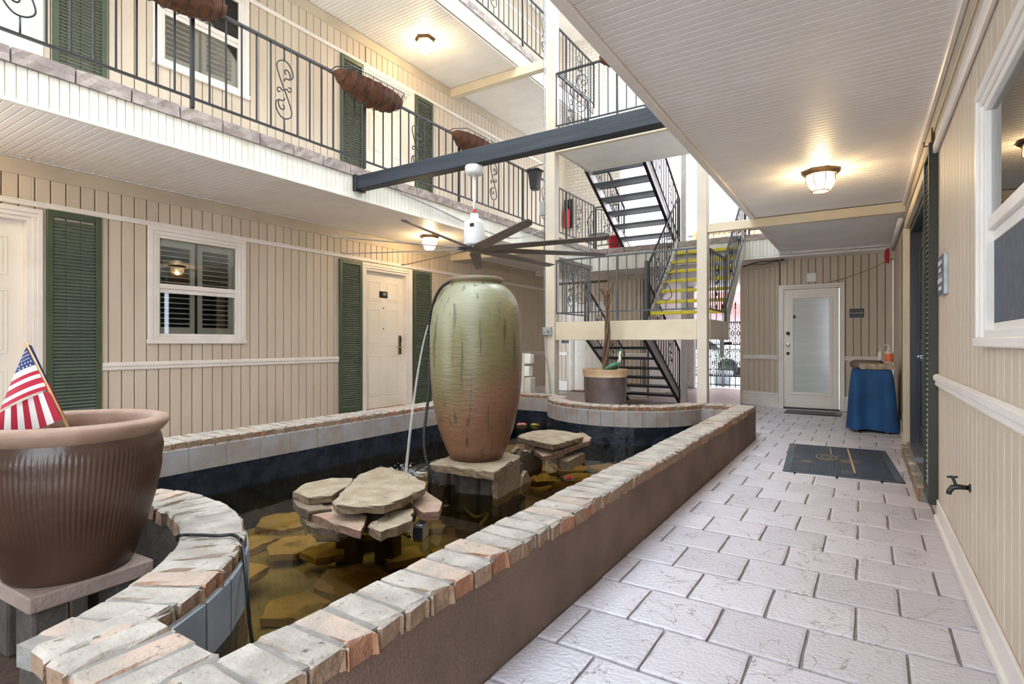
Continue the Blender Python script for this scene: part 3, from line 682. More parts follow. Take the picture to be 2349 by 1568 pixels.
def panel_door(name, label, f, o, sign=None, lock=True, rec=.09):
    u = (o[0] + o[1]) / 2; w = o[1] - o[0]; h = o[3] - o[2]
    d = thing(name, label, 'door', fac(f, u, 0, o[2]), f[1], kind='structure')
    casing(d, w, h); jambs(d, w, h)
    lw = w - .06
    lf = part('leaf', box(-lw / 2, lw / 2, rec, rec + .04, .012, h - .03, ch=.002), 'door_white', d)
    part('sill', box(-w / 2, w / 2, -.03, .14, -.02, .012, ch=.004), 'wood_brown', d)
    pw = (lw - .33) / 2
    for (z0, z1) in ((.2, .82), (.96, 1.52), (1.64, h - .17)):
        for s in (-1, 1):
            c = s * (pw / 2 + .06); mb = MB()
            a, b = c - pw / 2, c + pw / 2
            for (x0, x1, q0, q1) in ((a, b, z0, z0 + .018), (a, b, z1 - .018, z1), (a, a + .018, z0 + .018, z1 - .018), (b - .018, b, z0 + .018, z1 - .018)):
                mb.box(x0, x1, rec - .006, rec, q0, q1, ch=.003)
            mb.box(a + .03, b - .03, rec - .005, rec, z0 + .03, z1 - .03, ch=.004)
            part('door_panel', mb, 'door_white', lf)
    if lock:
        lk = part('lock_plate', MB().box(lw / 2 - .10, lw / 2 - .04, rec - .022, rec, .82, 1.12, ch=.012), 'brass', d)
        part('lever', MB().tube([(lw / 2 - .07, rec - .02, .93), (lw / 2 - .07, rec - .055, .93), (lw / 2 - .19, rec - .06, .93)], .009, 8), 'chrome', lk, True)
        part('keypad', MB().box(lw / 2 - .088, lw / 2 - .052, rec - .032, rec - .02, 1.01, 1.09, ch=.004), 'sign_black', lk)
        for z in (1.22, 1.54):
            part('peephole', MB().lathe([(.008, 0), (.011, .003), (.011, .006)], 10), 'brass', d, loc=(0, rec - .001, z), rot=(R(90), 0, 0))
    return d, rec
def text_mesh(txt, size, m, parent, loc, rot=(R(90), 0, 0), name='lettering', align='CENTER', sp=1.0):
    cu = bpy.data.curves.new(name, 'FONT'); cu.body = txt; cu.size = size; cu.align_x = align; cu.align_y = 'CENTER'; cu.extrude = .0008; cu.space_character = sp
    o = bpy.data.objects.new(name, cu); col.objects.link(o)
    dg = bpy.context.evaluated_depsgraph_get(); me = bpy.data.meshes.new_from_object(o.evaluated_get(dg))
    bpy.data.objects.remove(o); bpy.data.curves.remove(cu)
    me.materials.clear(); me.materials.append(MATS[m])
    return link(name, me, parent, loc, rot)
d101, rec = panel_door('door_1', 'white six panel door numbered 101 with keypad lock', LEFT, DO1)
sg = solo('room_sign', MB().box(-.085, .085, -.006, 0, -.05, .05, ch=.002), 'sign_black', 'small black room number plate on the white door', 'sign', fac(LEFT, 6.07, rec, 1.915), R(90))
text_mesh('101', .062, 'sign_text', sg, (.025, -.0065, .008))
panel_door('door_2', 'white panel door beside dark green shutter at the flower pot', LEFT, DO0, lock=False)
panel_door('door_3', 'white panel door on the second floor behind coco planter', LEFT, DU1, lock=False)
panel_door('door_4', 'white panel door on the second floor by balcony end', LEFT, DU0, lock=False)
panel_door('door_5', 'white panel door in the shaded alcove behind the stairs', ((-6.6, 12.1, 0), 0), AD, lock=False, rec=.03)

_sl = {}
def slat_mesh(w, m, sz=.036, an=42, t=.005):
    k = (round(w, 3), m, sz, an)
    if k not in _sl:
        a = R(an); q = MB()
        p = [(-sz / 2, -t / 2), (sz / 2, -t / 2), (sz / 2, t / 2), (-sz / 2, t / 2)]
        p = [(c * math.cos(a) - s * math.sin(a), c * math.sin(a) + s * math.cos(a)) for c, s in p]
        v = [(-w / 2, y, z) for y, z in p] + [(w / 2, y, z) for y, z in p]
        _sl[k] = q.add(v, [(0, 1, 2, 3), (7, 6, 5, 4)] + [(i, 4 + i, 4 + (i + 1) % 4, (i + 1) % 4) for i in range(4)]).mesh('slat', m)
    return _sl[k]
def shutter(label, f, u0, u1, z0, z1, pitch=.031, th=.034, fm='shutter_green', sm='shutter_slat', group=None):
    w = u1 - u0; h = z1 - z0
    s = thing('louvred_shutter', label, 'shutter', fac(f, (u0 + u1) / 2, -.001, z0), f[1], group)
    st = .045
    part('stile', box(-w / 2, -w / 2 + st, -th, 0, 0, h, ch=.003), fm, s); part('stile', box(w / 2 - st, w / 2, -th, 0, 0, h, ch=.003), fm, s)
    part('rail', box(-w / 2 + st, w / 2 - st, -th, 0, 0, .09, ch=.003), fm, s); part('rail', box(-w / 2 + st, w / 2 - st, -th, 0, h - .06, h, ch=.003), fm, s)
    me = slat_mesh(w - 2 * st, sm); z = .105
    while z < h - .075:
        link('slat', me, s, (0, -th / 2 - .002, z)); z += pitch
    return s
shutter('dark green louvred shutter between white panel door and large window', LEFT, 1.89, 2.308, .18, 2.362)
shutter('green louvred shutter on the window side of door 101', LEFT, 5.135, 5.545, .18, 2.345)
shutter('green louvred shutter partly hidden behind the olive urn', LEFT, 6.63, 7.06, .18, 2.345)
shutter('green louvred shutter on the second floor beside the upper window', LEFT, 1.934, 2.352, 3.15, 5.205)
shutter('green louvred shutter on second floor below the coco planter', LEFT, 5.161, 5.57, 3.15, 5.205)
shutter('green louvred shutter on second floor past the upper white door', LEFT, 6.68, 7.10, 3.15, 5.205)
shutter('black green louvred shutter next to the check-in plaque', RIGHT, -4.93, -4.56, .10, 2.50, pitch=.036, th=.05, fm='shutter_dark', sm='shutter_slat_lit')
shutter('green louvred shutter beside the dark entrance near blue table', RIGHT, -7.75, -7.32, .15, 2.40, th=.04)

def window(name, label, f, o, split, blinds=True, screen=False):
    u = (o[0] + o[1]) / 2; w = o[1] - o[0]; h = o[3] - o[2]; zs = split - o[2]
    d = thing(name, label, 'window', fac(f, u, 0, o[2]), f[1], kind='structure')
    casing(d, w, h, cw=.085 if blinds else .065, z0=0, bottom=True)
    fr = MB(); t = .03
    for (a, b, c, e) in ((-w / 2, -w / 2 + t, t, h - t), (w / 2 - t, w / 2, t, h - t), (-w / 2, w / 2, 0, t), (-w / 2, w / 2, h - t, h)): fr.box(a, b, -.008, .10, c, e, ch=.003)
    part('window_frame', fr, 'white_trim', d)
    up = part('upper_sash', MB().box(-w / 2 + t, w / 2 - t, .0, .03, zs, zs + .05, ch=.003), 'white_trim', d)
    lo = part('lower_sash', MB().box(-w / 2 + t, w / 2 - t, .018, .045, zs - .045, zs, ch=.003).box(-w / 2 + t, w / 2 - t, .018, .045, t, t + .03, ch=.003), 'white_trim', d)
    part('pane', box(-w / 2 + t, w / 2 - t, .012, .016, zs + .05, h - t), 'glass', up)
    part('pane', box(-w / 2 + t, w / 2 - t, .03, .034, t + .03, zs - .045), 'glass', lo)
    if screen: part('pane_brightener', box(-w / 2 + t, w / 2 - t, .022, .026, zs + .05, h - t), 'inner_blind', up)  # pale sheet added behind the glass to imitate the bright reflection
    if screen: part('insect_screen', box(-w / 2 + t, w / 2 - t, .02, .022, t + .03, zs - .045), 'screen', lo)
    part('dark_interior', box(-w / 2, w / 2, .13, .137, 0, h), 'dark_room' if blinds else 'inner_blind', d)  # without blinds the backing is pale, added to brighten the glass
    if blinds:
        for s in (-1, 1):
            c = s * (w / 4 - .004); bw = w / 2 - .04
            b = MB()
            for (x0, x1, q0, q1) in ((c - bw / 2, c - bw / 2 + .05, .13, h - .1), (c + bw / 2 - .05, c + bw / 2, .13, h - .1), (c - bw / 2, c + bw / 2, .03, .13), (c - bw / 2, c + bw / 2, h - .1, h - .03)):
                b.box(x0, x1, .07, .095, q0, q1)
            pn = part('blind_panel', b, 'inner_blind', d)
            me = slat_mesh(bw - .1, 'inner_blind', .045, 12, .008); z = .17
            while z < h - .12:
                link('blind_slat', me, pn, (c, .083, z)); z += .055
    return d
window('window_1', 'white sash window with inner blinds above the chair rail', LEFT, WI1, 1.74)
window('window_2', 'white sash window with blinds on the second floor', LEFT, WU1, 4.66)
window('window_3', 'white framed window with grey insect screen by garden tap', RIGHT, RW, 1.62, blinds=False, screen=True)

# dark entrance on the walkway
de = thing('door_6', 'black entrance door recessed behind the louvred shutter', 'door', fac(RIGHT, (RD[0] + RD[1]) / 2, 0, .12), R(-90), kind='structure')
w = RD[1] - RD[0]; h = RD[3] - .12
part('door_frame', MB().box(-w / 2, -w / 2 + .05, 0, .14, 0, h - .06).box(w / 2 - .05, w / 2, 0, .14, 0, h - .06).box(-w / 2, w / 2, 0, .14, h - .06, h), 'black_paint', de)
for s in (-1, 1):
    lf = part('leaf', box(s * w / 4 - w / 4 + .05, s * w / 4 + w / 4 - .05, .075, .115, .01, h - .06, ch=.003), 'dark_door', de)
    c = s * w / 4
    for (z0, z1) in ((.2, .9), (1.05, h - .25)):
        mb = MB()
        for (x0, x1, q0, q1) in ((c - .33, c + .33, z0, z0 + .03), (c - .33, c + .33, z1 - .03, z1), (c - .33, c - .30, z0 + .03, z1 - .03), (c + .30, c + .33, z0 + .03, z1 - .03)): mb.box(x0, x1, .066, .075, q0, q1, ch=.003)
        part('door_panel', mb, 'dark_door', lf)
part('handle', MB().tube([(.1, .07, .93), (.1, -.01, .93), (.22, -.015, .93)], .011, 8), 'chrome', de, True)
part('deadbolt', MB().tube([(.1, .07, 1.07), (.1, .03, 1.07)], .026, 12), 'chrome', de)
part('kick_plate', box(.05, w / 2 - .1, .068, .075, .02, .16), 'steel', de)
part('threshold', MB().box(-w / 2, w / 2, -.03, .14, -.01, .012, ch=.004), 'steel', de)
mb = MB()
mb.box(-w / 2 - .10, -w / 2, -.06, 0, -.02, h, ch=.004).box(w / 2, w / 2 + .06, -.03, 0, -.02, h, ch=.004).box(-w / 2 - .1, w / 2 + .06, -.045, 0, h, h + .09, ch=.005)
part('casing', mb, 'cream_beam', de)
stp = thing('entrance_step', 'whitewashed brick step below the black entrance door', 'step', fac(RIGHT, (RD[0] + RD[1]) / 2, -.05, 0), R(-90))
for k in range(18):
    x = -w / 2 + .02 + k * (w - .04) / 18
    part('brick', box(x, x + (w - .04) / 18 - .008, -.03 + rnd.uniform(0, .006), .04, 0.002, .104, ch=.006), 'brick_orange' if k % 4 == 1 else 'mortar', stp)
part('brick_plaque', MB().box(-w / 2 + .02, w / 2 - .02, -.012, .045, 0.001, .10), 'mortar', stp)

# glazed white door at the end
gd = thing('door_7', 'white door with full length frosted glass at walkway end', 'door', fac(BACK, (BD[0] + BD[1]) / 2, 0, 0), 0, kind='structure')
w = BD[1] - BD[0]; h = BD[3]
casing(gd, w, h, cw=.075)
lw, g0, g1, gw = w - .02, .29, 1.975, .58
lf = part('leaf', MB().box(-lw / 2, -gw / 2, .02, .06, .03, h - .01, ch=.002).box(gw / 2, lw / 2, .02, .06, .03, h - .01, ch=.002).box(-gw / 2, gw / 2, .02, .06, .03, g0).box(-gw / 2, gw / 2, .02, .06, g1, h - .01), 'door_white', gd)
mb = MB(); t = .035
for (a, b, c, e) in ((-gw / 2 - t, -gw / 2 + .012, g0 + .012, g1 - .012), (gw / 2 - .012, gw / 2 + t, g0 + .012, g1 - .012), (-gw / 2 - t, gw / 2 + t, g0 - t, g0 + .012), (-gw / 2 - t, gw / 2 + t, g1 - .012, g1 + t)): mb.box(a, b, .008, .022, c, e, ch=.004)
part('glazing_bead', mb, 'door_white', lf)
part('pane', box(-gw / 2, gw / 2, .028, .034, g0, g1), 'frosted', lf)
for z, m, r_ in ((1.345, 'sign_black', .032), (1.135, 'chrome', .034), (.985, 'sign_black', .028)):
    part('lock', MB().lathe([(r_, 0), (r_, .012), (r_ * .6, .016), (r_ * .55, .03), (.004, .032)], 14), m, lf, loc=(-lw / 2 + .06, .02, z), rot=(R(90), 0, 0))
part('blind_knob', MB().lathe([(.032, 0), (.03, .012), (.004, .016)], 14), 'sign_black', lf, loc=(-gw / 2 + .02, .026, 1.64), rot=(R(90), 0, 0))
part('sill', box(-w / 2, w / 2, -.05, .05, 0, .03, ch=.004), 'black_paint', gd)

# signs and small wall fittings
s_ = solo('wall_sign', MB().box(-.105, .105, -.008, 0, -.075, .075, ch=.002), 'sign_black', 'small black sign lettered MAINTENANCE beside the glazed door', 'sign', fac(BACK, -.085, -.001, 1.676), 0)
text_mesh('MAINTENANCE', .026, 'sign_text', s_, (0, -.009, 0))
s_ = solo('wall_sign', MB().box(-.115, .115, -.006, 0, -.075, .075, ch=.002), 'sign_black', 'black room sign in the alcove under the stair landing', 'sign', (-6.16, 12.094, 1.245), 0)
text_mesh('SERVICE', .03, 'sign_text', s_, (.03, -.007, 0))
s_ = thing('wall_plaque', 'slate grey plaque with check-in times beside the shutter', 'sign', fac(RIGHT, -4.19, 0, 1.58), R(-90))
part('plate', box(-.125, .125, -.022, 0, -.12, .12, ch=.002), 'steel', s_); part('face', box(-.118, .118, -.026, -.022, -.113, .113), 'sign_slate', s_)
for t_, z_, q_ in (('CHECK-IN', .072, .04), ('4:00 PM', .026, .034), ('CHECK-OUT', -.034, .04), ('11:00 AM', -.082, .034)): text_mesh(t_, q_, 'sign_text', s_, (0, -.027, z_))
part('rule', box(-.1, .1, -.0275, -.026, -.006, -.002), 'sign_text', s_)
solo('control_box', MB().box(-.08, .08, -.035, 0, 0, .165, ch=.02), 'white_plastic', 'white plastic box mounted above the glazed door', 'fitting', fac(BACK, -.755, -.031, 2.235), 0)
b_ = thing('alarm_bell', 'round red fire alarm bell high on the walkway wall', 'bell', fac(RIGHT, -10.3, 0, 2.52), R(-90))
part('gong', MB().lathe([(.004, 0), (.06, .004), (.105, .02), (.12, .045), (.122, .06), (.10, .062)], 24), 'red_paint', b_, True, loc=(0, -.14, 0), rot=(R(-90), 0, 0))
part('backbox', box(-.06, .06, -.09, 0, -.06, .06, ch=.004), 'cream_beam', b_)
cm = thing('security_camera', 'white bullet security camera at the ceiling corner by glazed door', 'camera', (-1.2, 10.9, 2.655))
part('body', MB().tube([(0, .02, 0), (0, -.13, -.01)], .042, 16), 'white_plastic', cm, True); part('lens', MB().tube([(0, -.125, -.01), (0, -.135, -.011)], .034, 16), 'sign_black', cm)
part('mount', MB().tube([(.0, 0, .03), (0, 0, .075)], .03, 12), 'white_plastic', cm)
d_ = solo('smoke_detector', MB().lathe([(.045, 0), (.05, -.015), (.03, -.03), (.004, -.032)], 16), 'white_plastic', 'small round white sensor beside the security camera', 'sensor', (-1.06, 10.88, 2.748))
solo('wire_bundle', MB().tube([(-1.25, 10.88, 2.66), (-1.4, 10.8, 2.64), (-1.6, 10.9, 2.66), (-1.9, 11.1, 2.62)], .008, 5).tube([(-1.25, 10.88, 2.65), (-1.5, 10.85, 2.60), (-1.75, 10.95, 2.63), (-1.9, 11.05, 2.60)], .005, 5), 'cable', 'loose black wires looping below the camera at the ceiling', 'wires')
solo('yellow_wire', MB().tube([fac(BACK, .30, -.015, 2.50), fac(BACK, .0, -.03, 2.36), fac(BACK, -.3, -.04, 2.26), fac(BACK, -.55, -.04, 2.212)], .006, 5), 'mat_tan', 'yellowed wire sagging from the bell to the white box', 'wires')
mb = MB().tube([fac(RIGHT, -10.2, -.05, 2.62), fac(RIGHT, -7.8, -.05, 2.60)], .028, 8)
solo('conduit_pipe', mb, 'white_trim', 'white pipe under the ceiling leading to the alarm bell', 'pipe', smooth=True)
mt = thing('door_chime', 'small bronze bracket on wall above the shutter', 'fitting', fac(RIGHT, -4.78, 0, 2.52), R(-90))
part('plate', box(-.02, .02, -.02, 0, 0, .14, ch=.003), 'brass', mt); part('hook', MB().tube([(0, -.02, .02), (.0, -.06, .02), (0, -.06, .05)], .005, 6), 'brass', mt)

# garden tap
tp = thing('garden_tap', 'dark bronze garden tap on the pale board wall', 'tap', fac(RIGHT, -3.28, 0, .50), R(-90))
tp.scale = (.62, .62, .62)
part('flange', MB().lathe([(.032, 0), (.032, .008), (.02, .012)], 14), 'black_paint', tp, loc=(0, 0, 0), rot=(R(90), 0, 0))
part('body', MB().tube([(0, -.005, 0), (0, -.07, .0), (0, -.105, -.008), (0, -.125, -.04), (0, -.128, -.062)], [.016, .02, .021, .018, .019], 10), 'black_paint', tp, True)
part('stem', MB().tube([(0, -.085, .01), (0, -.105, .065)], .011, 8), 'black_paint', tp)
part('handle', MB().tube([(-.034, -.107, .07), (.034, -.107, .07)], .008, 6).tube([(0, -.14, .067), (0, -.074, .073)], .008, 6), 'black_paint', tp)

# ------------------------------------------------------------------ ironwork
def spline(pts, n=6):
    P = [Vector((p[0], 0, p[1])) for p in pts]; out = []
    for i in range(len(P) - 1):
        p0 = P[max(i - 1, 0)]; p1 = P[i]; p2 = P[i + 1]; p3 = P[min(i + 2, len(P) - 1)]
        for k in range(n):
            t = k / n
            out.append(.5 * ((2 * p1) + (-p0 + p2) * t + (2 * p0 - 5 * p1 + 4 * p2 - p3) * t * t + (-p0 + 3 * p1 - 3 * p2 + p3) * t ** 3))
    out.append(P[-1]); return out
_sc = {}
def scroll_mesh(h, m='iron', k=1.0, r=.0065):
    """wrought S-scroll of a .567 m high ornament with straight stems up to height h"""
    key = (round(h, 3), m, k)
    if key in _sc: return _sc[key]
    A = [(1795, 492), (1806, 470), (1835, 468), (1857, 440), (1850, 395), (1820, 358), (1785, 355), (1755, 375), (1745, 405), (1757, 455), (1785, 525), (1797, 550)]
    B = [(1808, 444), (1798, 430), (1805, 412), (1825, 414), (1838, 440), (1835, 468)]
    C_ = [(1797, 550), (1782, 560), (1766, 547), (1750, 556), (1752, 578), (1768, 574)]
    mb = MB()
    for s in (1, -1):
        for L in (A, B, C_):
            p = spline([(s * (x - 1797) * .00156 * k, -s * (y - 550) * .001418 * k) for x, y in L], 4)
            mb.tube(p, r, 5)
    e = .276 * k
    if h / 2 > e:
        mb.tube([(0, 0, e), (0, 0, h / 2)], r, 5); mb.tube([(0, 0, -h / 2), (0, 0, -e)], r, 5)
    _sc[key] = mb.mesh('scroll', m, True); return _sc[key]
_bl = {}
def baluster_mesh(h, w, m):
    k = (round(h, 3), w, m)
    if k not in _bl: _bl[k] = MB().box(-w / 2, w / 2, -w / 2, w / 2, 0, h, ch=.002).mesh('baluster', m)
    return _bl[k]
def rail_run(root, o, a, b, hb, ht, n, scrolls=(), posts=(), m='iron', w=.014, first=True, last=True, foot=0.0, k=1.0, gap=False, topm=None):
    """one straight railing panel between base points a and b (may slope); parts go under root whose origin is o"""
    a = Vector(a) - Vector(o); b = Vector(b) - Vector(o); up = Vector((0, 0, 1)); d = b - a; ang = math.atan2(d.y, d.x)
    part('top_rail', MB().bar(a + up * ht, b + up * ht, .034, .022), topm or m, root)
    part('bottom_rail', MB().bar(a + up * hb, b + up * hb, .022, .018), m, root)
    for i in range(n + 1):
        p = a + d * (i / n)
        if i in scrolls:
            link('scroll', scroll_mesh(ht - hb, m, k), root, p + up * (hb + ht) / 2, (0, 0, ang)); continue
        if (i == 0 and not first) or (i == n and not last): continue
        if i in posts or i in (0, n) and foot is not None and (i == 0 and first == 'post' or i == n and last == 'post'):
            part('post', baluster_mesh(ht - foot, .03, m), m, root, loc=p + up * foot, rot=(0, 0, ang)); continue
        part('baluster', baluster_mesh(ht - hb, w, m), m, root, loc=p + up * hb, rot=(0, 0, ang))

def left_rail(z, label, y0=.9, ylist=(2.429, 4.31, 6.026, 7.723, 9.3), x=-4.72):
    o = (x, y0, z); r = thing('balcony_railing', label, 'railing', o)
    ys = [y0] + [y for y in ylist if y > y0]
    for i in range(len(ys) - 1):
        L = ys[i + 1] - ys[i]; n = max(2, round(L / .143)); sc = n // 2 if i else 3
        rail_run(r, o, (x, ys[i], z), (x, ys[i + 1], z), .085, .90, n, scrolls=(sc,), first='post' if i else True, last=True if i < len(ys) - 2 else 'post', foot=0.0)
    n = round((YE - ys[-1]) / .143)
    rail_run(r, o, (x, ys[-1], z), (x, YE, z), .085, .90, n, scrolls=(n // 2,), first=False, last='post')
    return r
left_rail(D2, 'black iron railing with scroll ornaments on second floor balcony')
left_rail(D3, 'black iron railing along the top floor balcony', 4.31)

# stairs, landings (two storeys of the same)
TH_ = .189
def flight_down(z0, label, m_tr):
    """flight at the back-left rising towards the camera, from y 10.9 (z0) to the landing at y 8.85"""
    o = (-3.57, 10.75, z0); f = thing('stair_flight', label, 'stairs', o)
    for i in range(7):
        y = -.03 - .32 * i; z = .16 + TH_ * i
        t = part('tread', MB().box(-.5, .5, y - .02, y + .27, z - .04, z, ch=.004), m_tr, f)
        part('nosing', MB().box(-.5, .5, y + .27, y + .29, z - .045, z + .002), 'tread_dark', t)
    for s in (-1, 1):
        x = s * .52
        a = Vector((x, .18, -.02)); b = Vector((x, -1.93, 1.25)); h = Vector((0, 0, .24))
        w = Vector((.02, 0, 0))
        q = [a - w, a + w, b + w, b - w]
        mb = MB().add([p for p in q] + [p + h for p in q], [(3, 2, 1, 0), (4, 5, 6, 7)] + [(i, (i + 1) % 4, 4 + (i + 1) % 4, 4 + i) for i in range(4)])
        st = part('stringer', mb, 'stringer', f)
        part('flange', MB().bar(a + Vector((-.0, 0, -.0)), b, .055, .02).bar(a + h, b + h, .055, .016), 'black_paint', st)
    return f
def rail_slope(label, a, b, hb, ht, n, scrolls, m='iron'):
    r = thing('stair_railing', label, 'railing', a)
    rail_run(r, a, a, b, hb, ht, n, scrolls, m=m, first='post', last='post', foot=-.05, k=.85)
    return r
def flight_up(z0, label, n=7):
    o = (-2.4, 8.87, z0); f = thing('stair_flight', label, 'stairs', o)
    for i in range(n):
        y = .06 + .24 * i; z = .19 + .199 * i
        t = part('tread', MB().box(-.58, .58, y, y + .22, z - .03, z - .002, ch=.003), 'tread_grey', f)
        part('nosing', MB().box(-.58, .58, y - .015, y + .015, z - .055, z + .001, ch=.003), 'yellow', t)
    for s, lab in ((-1, None), (1, None)):
        x = s * .6; a = Vector((x, -.02, -.26)); b = Vector((x, 1.67, 1.33)); h = Vector((0, 0, .33)); w = Vector((.022, 0, 0)); q = [a - w, a + w, b + w, b - w]
        part('stringer', MB().add(q + [p + h for p in q], [(3, 2, 1, 0), (4, 5, 6, 7)] + [(i, (i + 1) % 4, 4 + (i + 1) % 4, 4 + i) for i in range(4)]), 'stringer', f)
    return f
def landing(z, label, boards=True):
    x0, x1, y0, y1 = -4.05, -1.76, 7.66, 8.86
    o = (-2.9, 8.25, z); f = thing('stair_landing', label, 'landing', o)
    X = lambda x: x - o[0]; Y = lambda y: y - o[1]
    part('deck', MB().box(X(x0), X(x1), Y(y0), Y(y1), -.04, 0, ch=.004), 'tread_grey', f)
    part('front_beam', MB().box(X(x0), X(-1.89), Y(7.60), Y(7.67), -.285, -.004, ch=.006), 'cream_beam', f)
    part('side_beam', MB().box(X(-1.80), X(-1.74), Y(7.73), Y(8.95), -.28, -.004, ch=.006), 'cream_post', f)
    part('side_beam', MB().box(X(x0), X(x0 + .05), Y(7.75), Y(8.9), -.28, -.004, ch=.006), 'cream_post', f)
    part('back_beam', MB().box(X(x0), X(-3.05), Y(8.8), Y(8.86), -.26, -.04), 'stringer', f)
    part('soffit', MB().box(X(x0), X(-1.8), Y(7.67), Y(8.86), -.262, -.25), 'soffit', f)
    if boards:
        y = 7.68
        while y < 8.84:
            link('soffit_board', soffit_board(2.2, .053, 'soffit'), f, (X(x0 + .03), Y(y), -.274)); y += .0585
    return f
Z0L, S_ = 1.5, 2.93
for lev, (zf, nm, nm2) in enumerate(((0.0, 'lower', 'between ground and second floor'), (2.93, 'upper', 'between second and top floor'))):
    zl = zf + Z0L
    landing(zl, 'cream stair landing ' + nm2, boards=lev == 1)
    flight_down(zf + (.0 if lev == 0 else .0), 'open metal stair flight rising to the %s landing' % nm, 'tread_dark' if lev == 0 else 'tread_grey')
    flight_up(zl, ('yellow edged stair flight climbing from lower landing' if lev == 0 else 'yellow edged stair flight climbing to the top floor'))
    # landing railings
    o = (-4.05, 7.66, zl)
    r = thing('landing_railing', 'black iron scroll railing around the %s stair landing' % nm, 'railing', o)
    im = 'iron_light' if lev == 0 else 'iron'
    rail_run(r, o, (-4.05, 7.64, zl), (-1.89, 7.64, zl), .14, .96, 15, (3, 12), posts=(7,), m=im, first=True, last=False, foot=0)
    rail_run(r, o, (-4.04, 7.70, zl), (-4.04, 8.8, zl), .14, .96, 8, (3,), m=im, first=False, last='post', foot=0)
    rail_run(r, o, (-1.775, 7.74, zl), (-1.775, 8.86, zl), .14, .96, 8, (4,), m='iron', first=False, last='post', foot=0)
    rail_slope('iron railing on the wall side of %s stair flight' % nm, (-4.13, 10.75, zf + .12), (-4.13, 8.87, zf + 1.31), .12, .9, 13, (4, 9))
    rail_slope('iron railing on the inner side of %s stair flight' % nm, (-3.00, 10.75, zf + .12), (-3.00, 8.87, zf + 1.31), .12, .9, 13, (4, 9))
    rail_slope('iron railing beside the yellow treads on the %s post side' % nm, (-1.78, 8.9, zl + .1), (-1.78, 10.6, zl + 1.55), .12, .9, 12, (3, 8))
    rail_slope('iron railing beside yellow treads on the %s inner side' % nm, (-2.99, 8.92, zl + .1), (-2.99, 10.6, zl + 1.55), .12, .9, 12, (3, 8))
    solo('newel_post', MB().box(-.025, .025, -.025, .025, 0, 1.02, ch=.004), 'iron', 'dark square newel post on the %s stair landing' % nm, 'post', (-2.99, 8.78, zl))
# rear walkway railing pieces
o = (-4.7, YE + .06, D2 - .03); r = thing('balcony_railing', 'low iron railing of the rear walkway beside stair opening', 'railing', o)
rail_run(r, o, (-4.7, YE + .06, D2 - .03), (-4.2, YE + .06, D2 - .03), .1, .9, 4, (2,), first='post', last='post')
o = (-1.72, YE + .06, D2 - .03); r = thing('balcony_railing', 'short iron railing of the rear walkway above glazed door', 'railing', o)
rail_run(r, o, (-1.72, YE + .06, D2 - .03), (WR - .1, YE + .06, D2 - .03), .1, .9, 12, (3, 9), first='post', last='post')
o = (-4.6, 15.0, 3.08); r = thing('balcony_railing', 'iron railing along the street side of rear terrace', 'railing', o)
rail_run(r, o, (-4.6, 15.0, 3.08), (.3, 15.0, 3.08), .1, .95, 34, (5, 14, 23), first='post', last='post')

# wooden bench on the rear terrace
bn = thing('garden_bench', 'light wooden slatted bench on the rear terrace above glazed door', 'bench', (-2.8, 14.25, 3.08))
for x in (-.85, .85):
    part('leg', box(x - .03, x + .03, -.25, -.19, 0, .62), 'wood_light', bn); part('leg', box(x - .03, x + .03, .19, .25, 0, .92), 'wood_light', bn)
    part('armrest', box(x - .035, x + .035, -.27, .22, .62, .65), 'wood_light', bn)
for k in range(5): part('seat_slat', box(-.88, .88, -.22 + k * .085, -.15 + k * .085, .41, .435), 'wood_light', bn)
part('back_rail', box(-.88, .88, .2, .24, .86, .95), 'wood_light', bn); part('back_rail', box(-.88, .88, .2, .24, .48, .54), 'wood_light', bn)
for k in range(14):
    x = -.8 + k * 1.6 / 13; part('back_slat', box(x - .025, x + .025, .21, .23, .54, .86), 'wood_light', bn)

# street gate
gt = thing('street_gate', 'black wrought iron street gate with scrolls and spear points', 'gate', (-3.2, 15.0, 0.02))
def cscroll():
    mb = MB()
    for s in (1, -1):
        p = [(0, .0), (.05, .03), (.085, .08), (.09, .13), (.07, .165), (.035, .165), (.02, .14), (.035, .115), (.055, .125)]
        mb.tube(spline([(x, s * z) for x, z in p], 4), .007, 5)
    return mb.mesh('gate_scroll', 'iron', True)
cs = cscroll()
for half, (x0, x1, zt) in enumerate(((-.76, .12, 2.0), (.16, .72, 2.05))):
    n = 6 if half == 0 else 4
    for z in (.06, .28, .98, 1.1, 1.68): part('gate_rail', MB().box(x0, x1, -.012, .012, z, z + .022), 'iron', gt)
    for i in range(n + 1):
        x = x0 + (x1 - x0) * i / n
        part('gate_bar', MB().box(x - .009, x + .009, -.009, .009, 0.0, zt - .02), 'iron', gt)
        part('spear', MB().lathe([(.003, 0), (.026, .05), (.012, .10), (.028, .13), (.003, .22)], 8), 'iron', gt, loc=(x, 0, zt - .04))
        if i < n:
            xm = x + (x1 - x0) / n / 2
            for zz in (.46, .80, 1.28, 1.52): 
                link('gate_scroll', cs, gt, (xm - .06, 0, zz), (0, 0, 0)); link('gate_scroll', cs, gt, (xm + .06, 0, zz), (0, 0, math.pi))
part('lock_box', box(.06, .17, -.04, .03, .82, 1.3, ch=.005), 'steel', gt); part('latch', box(.17, .36, -.03, .02, 1.1, 1.18), 'black_paint', gt)
solo('gate_pillar', MB().box(-.09, .09, -.1, .1, 0, 2.66, ch=.006), 'stringer', 'pale square pillar beside the street gate', 'post', (-3.83, 14.85, 0))

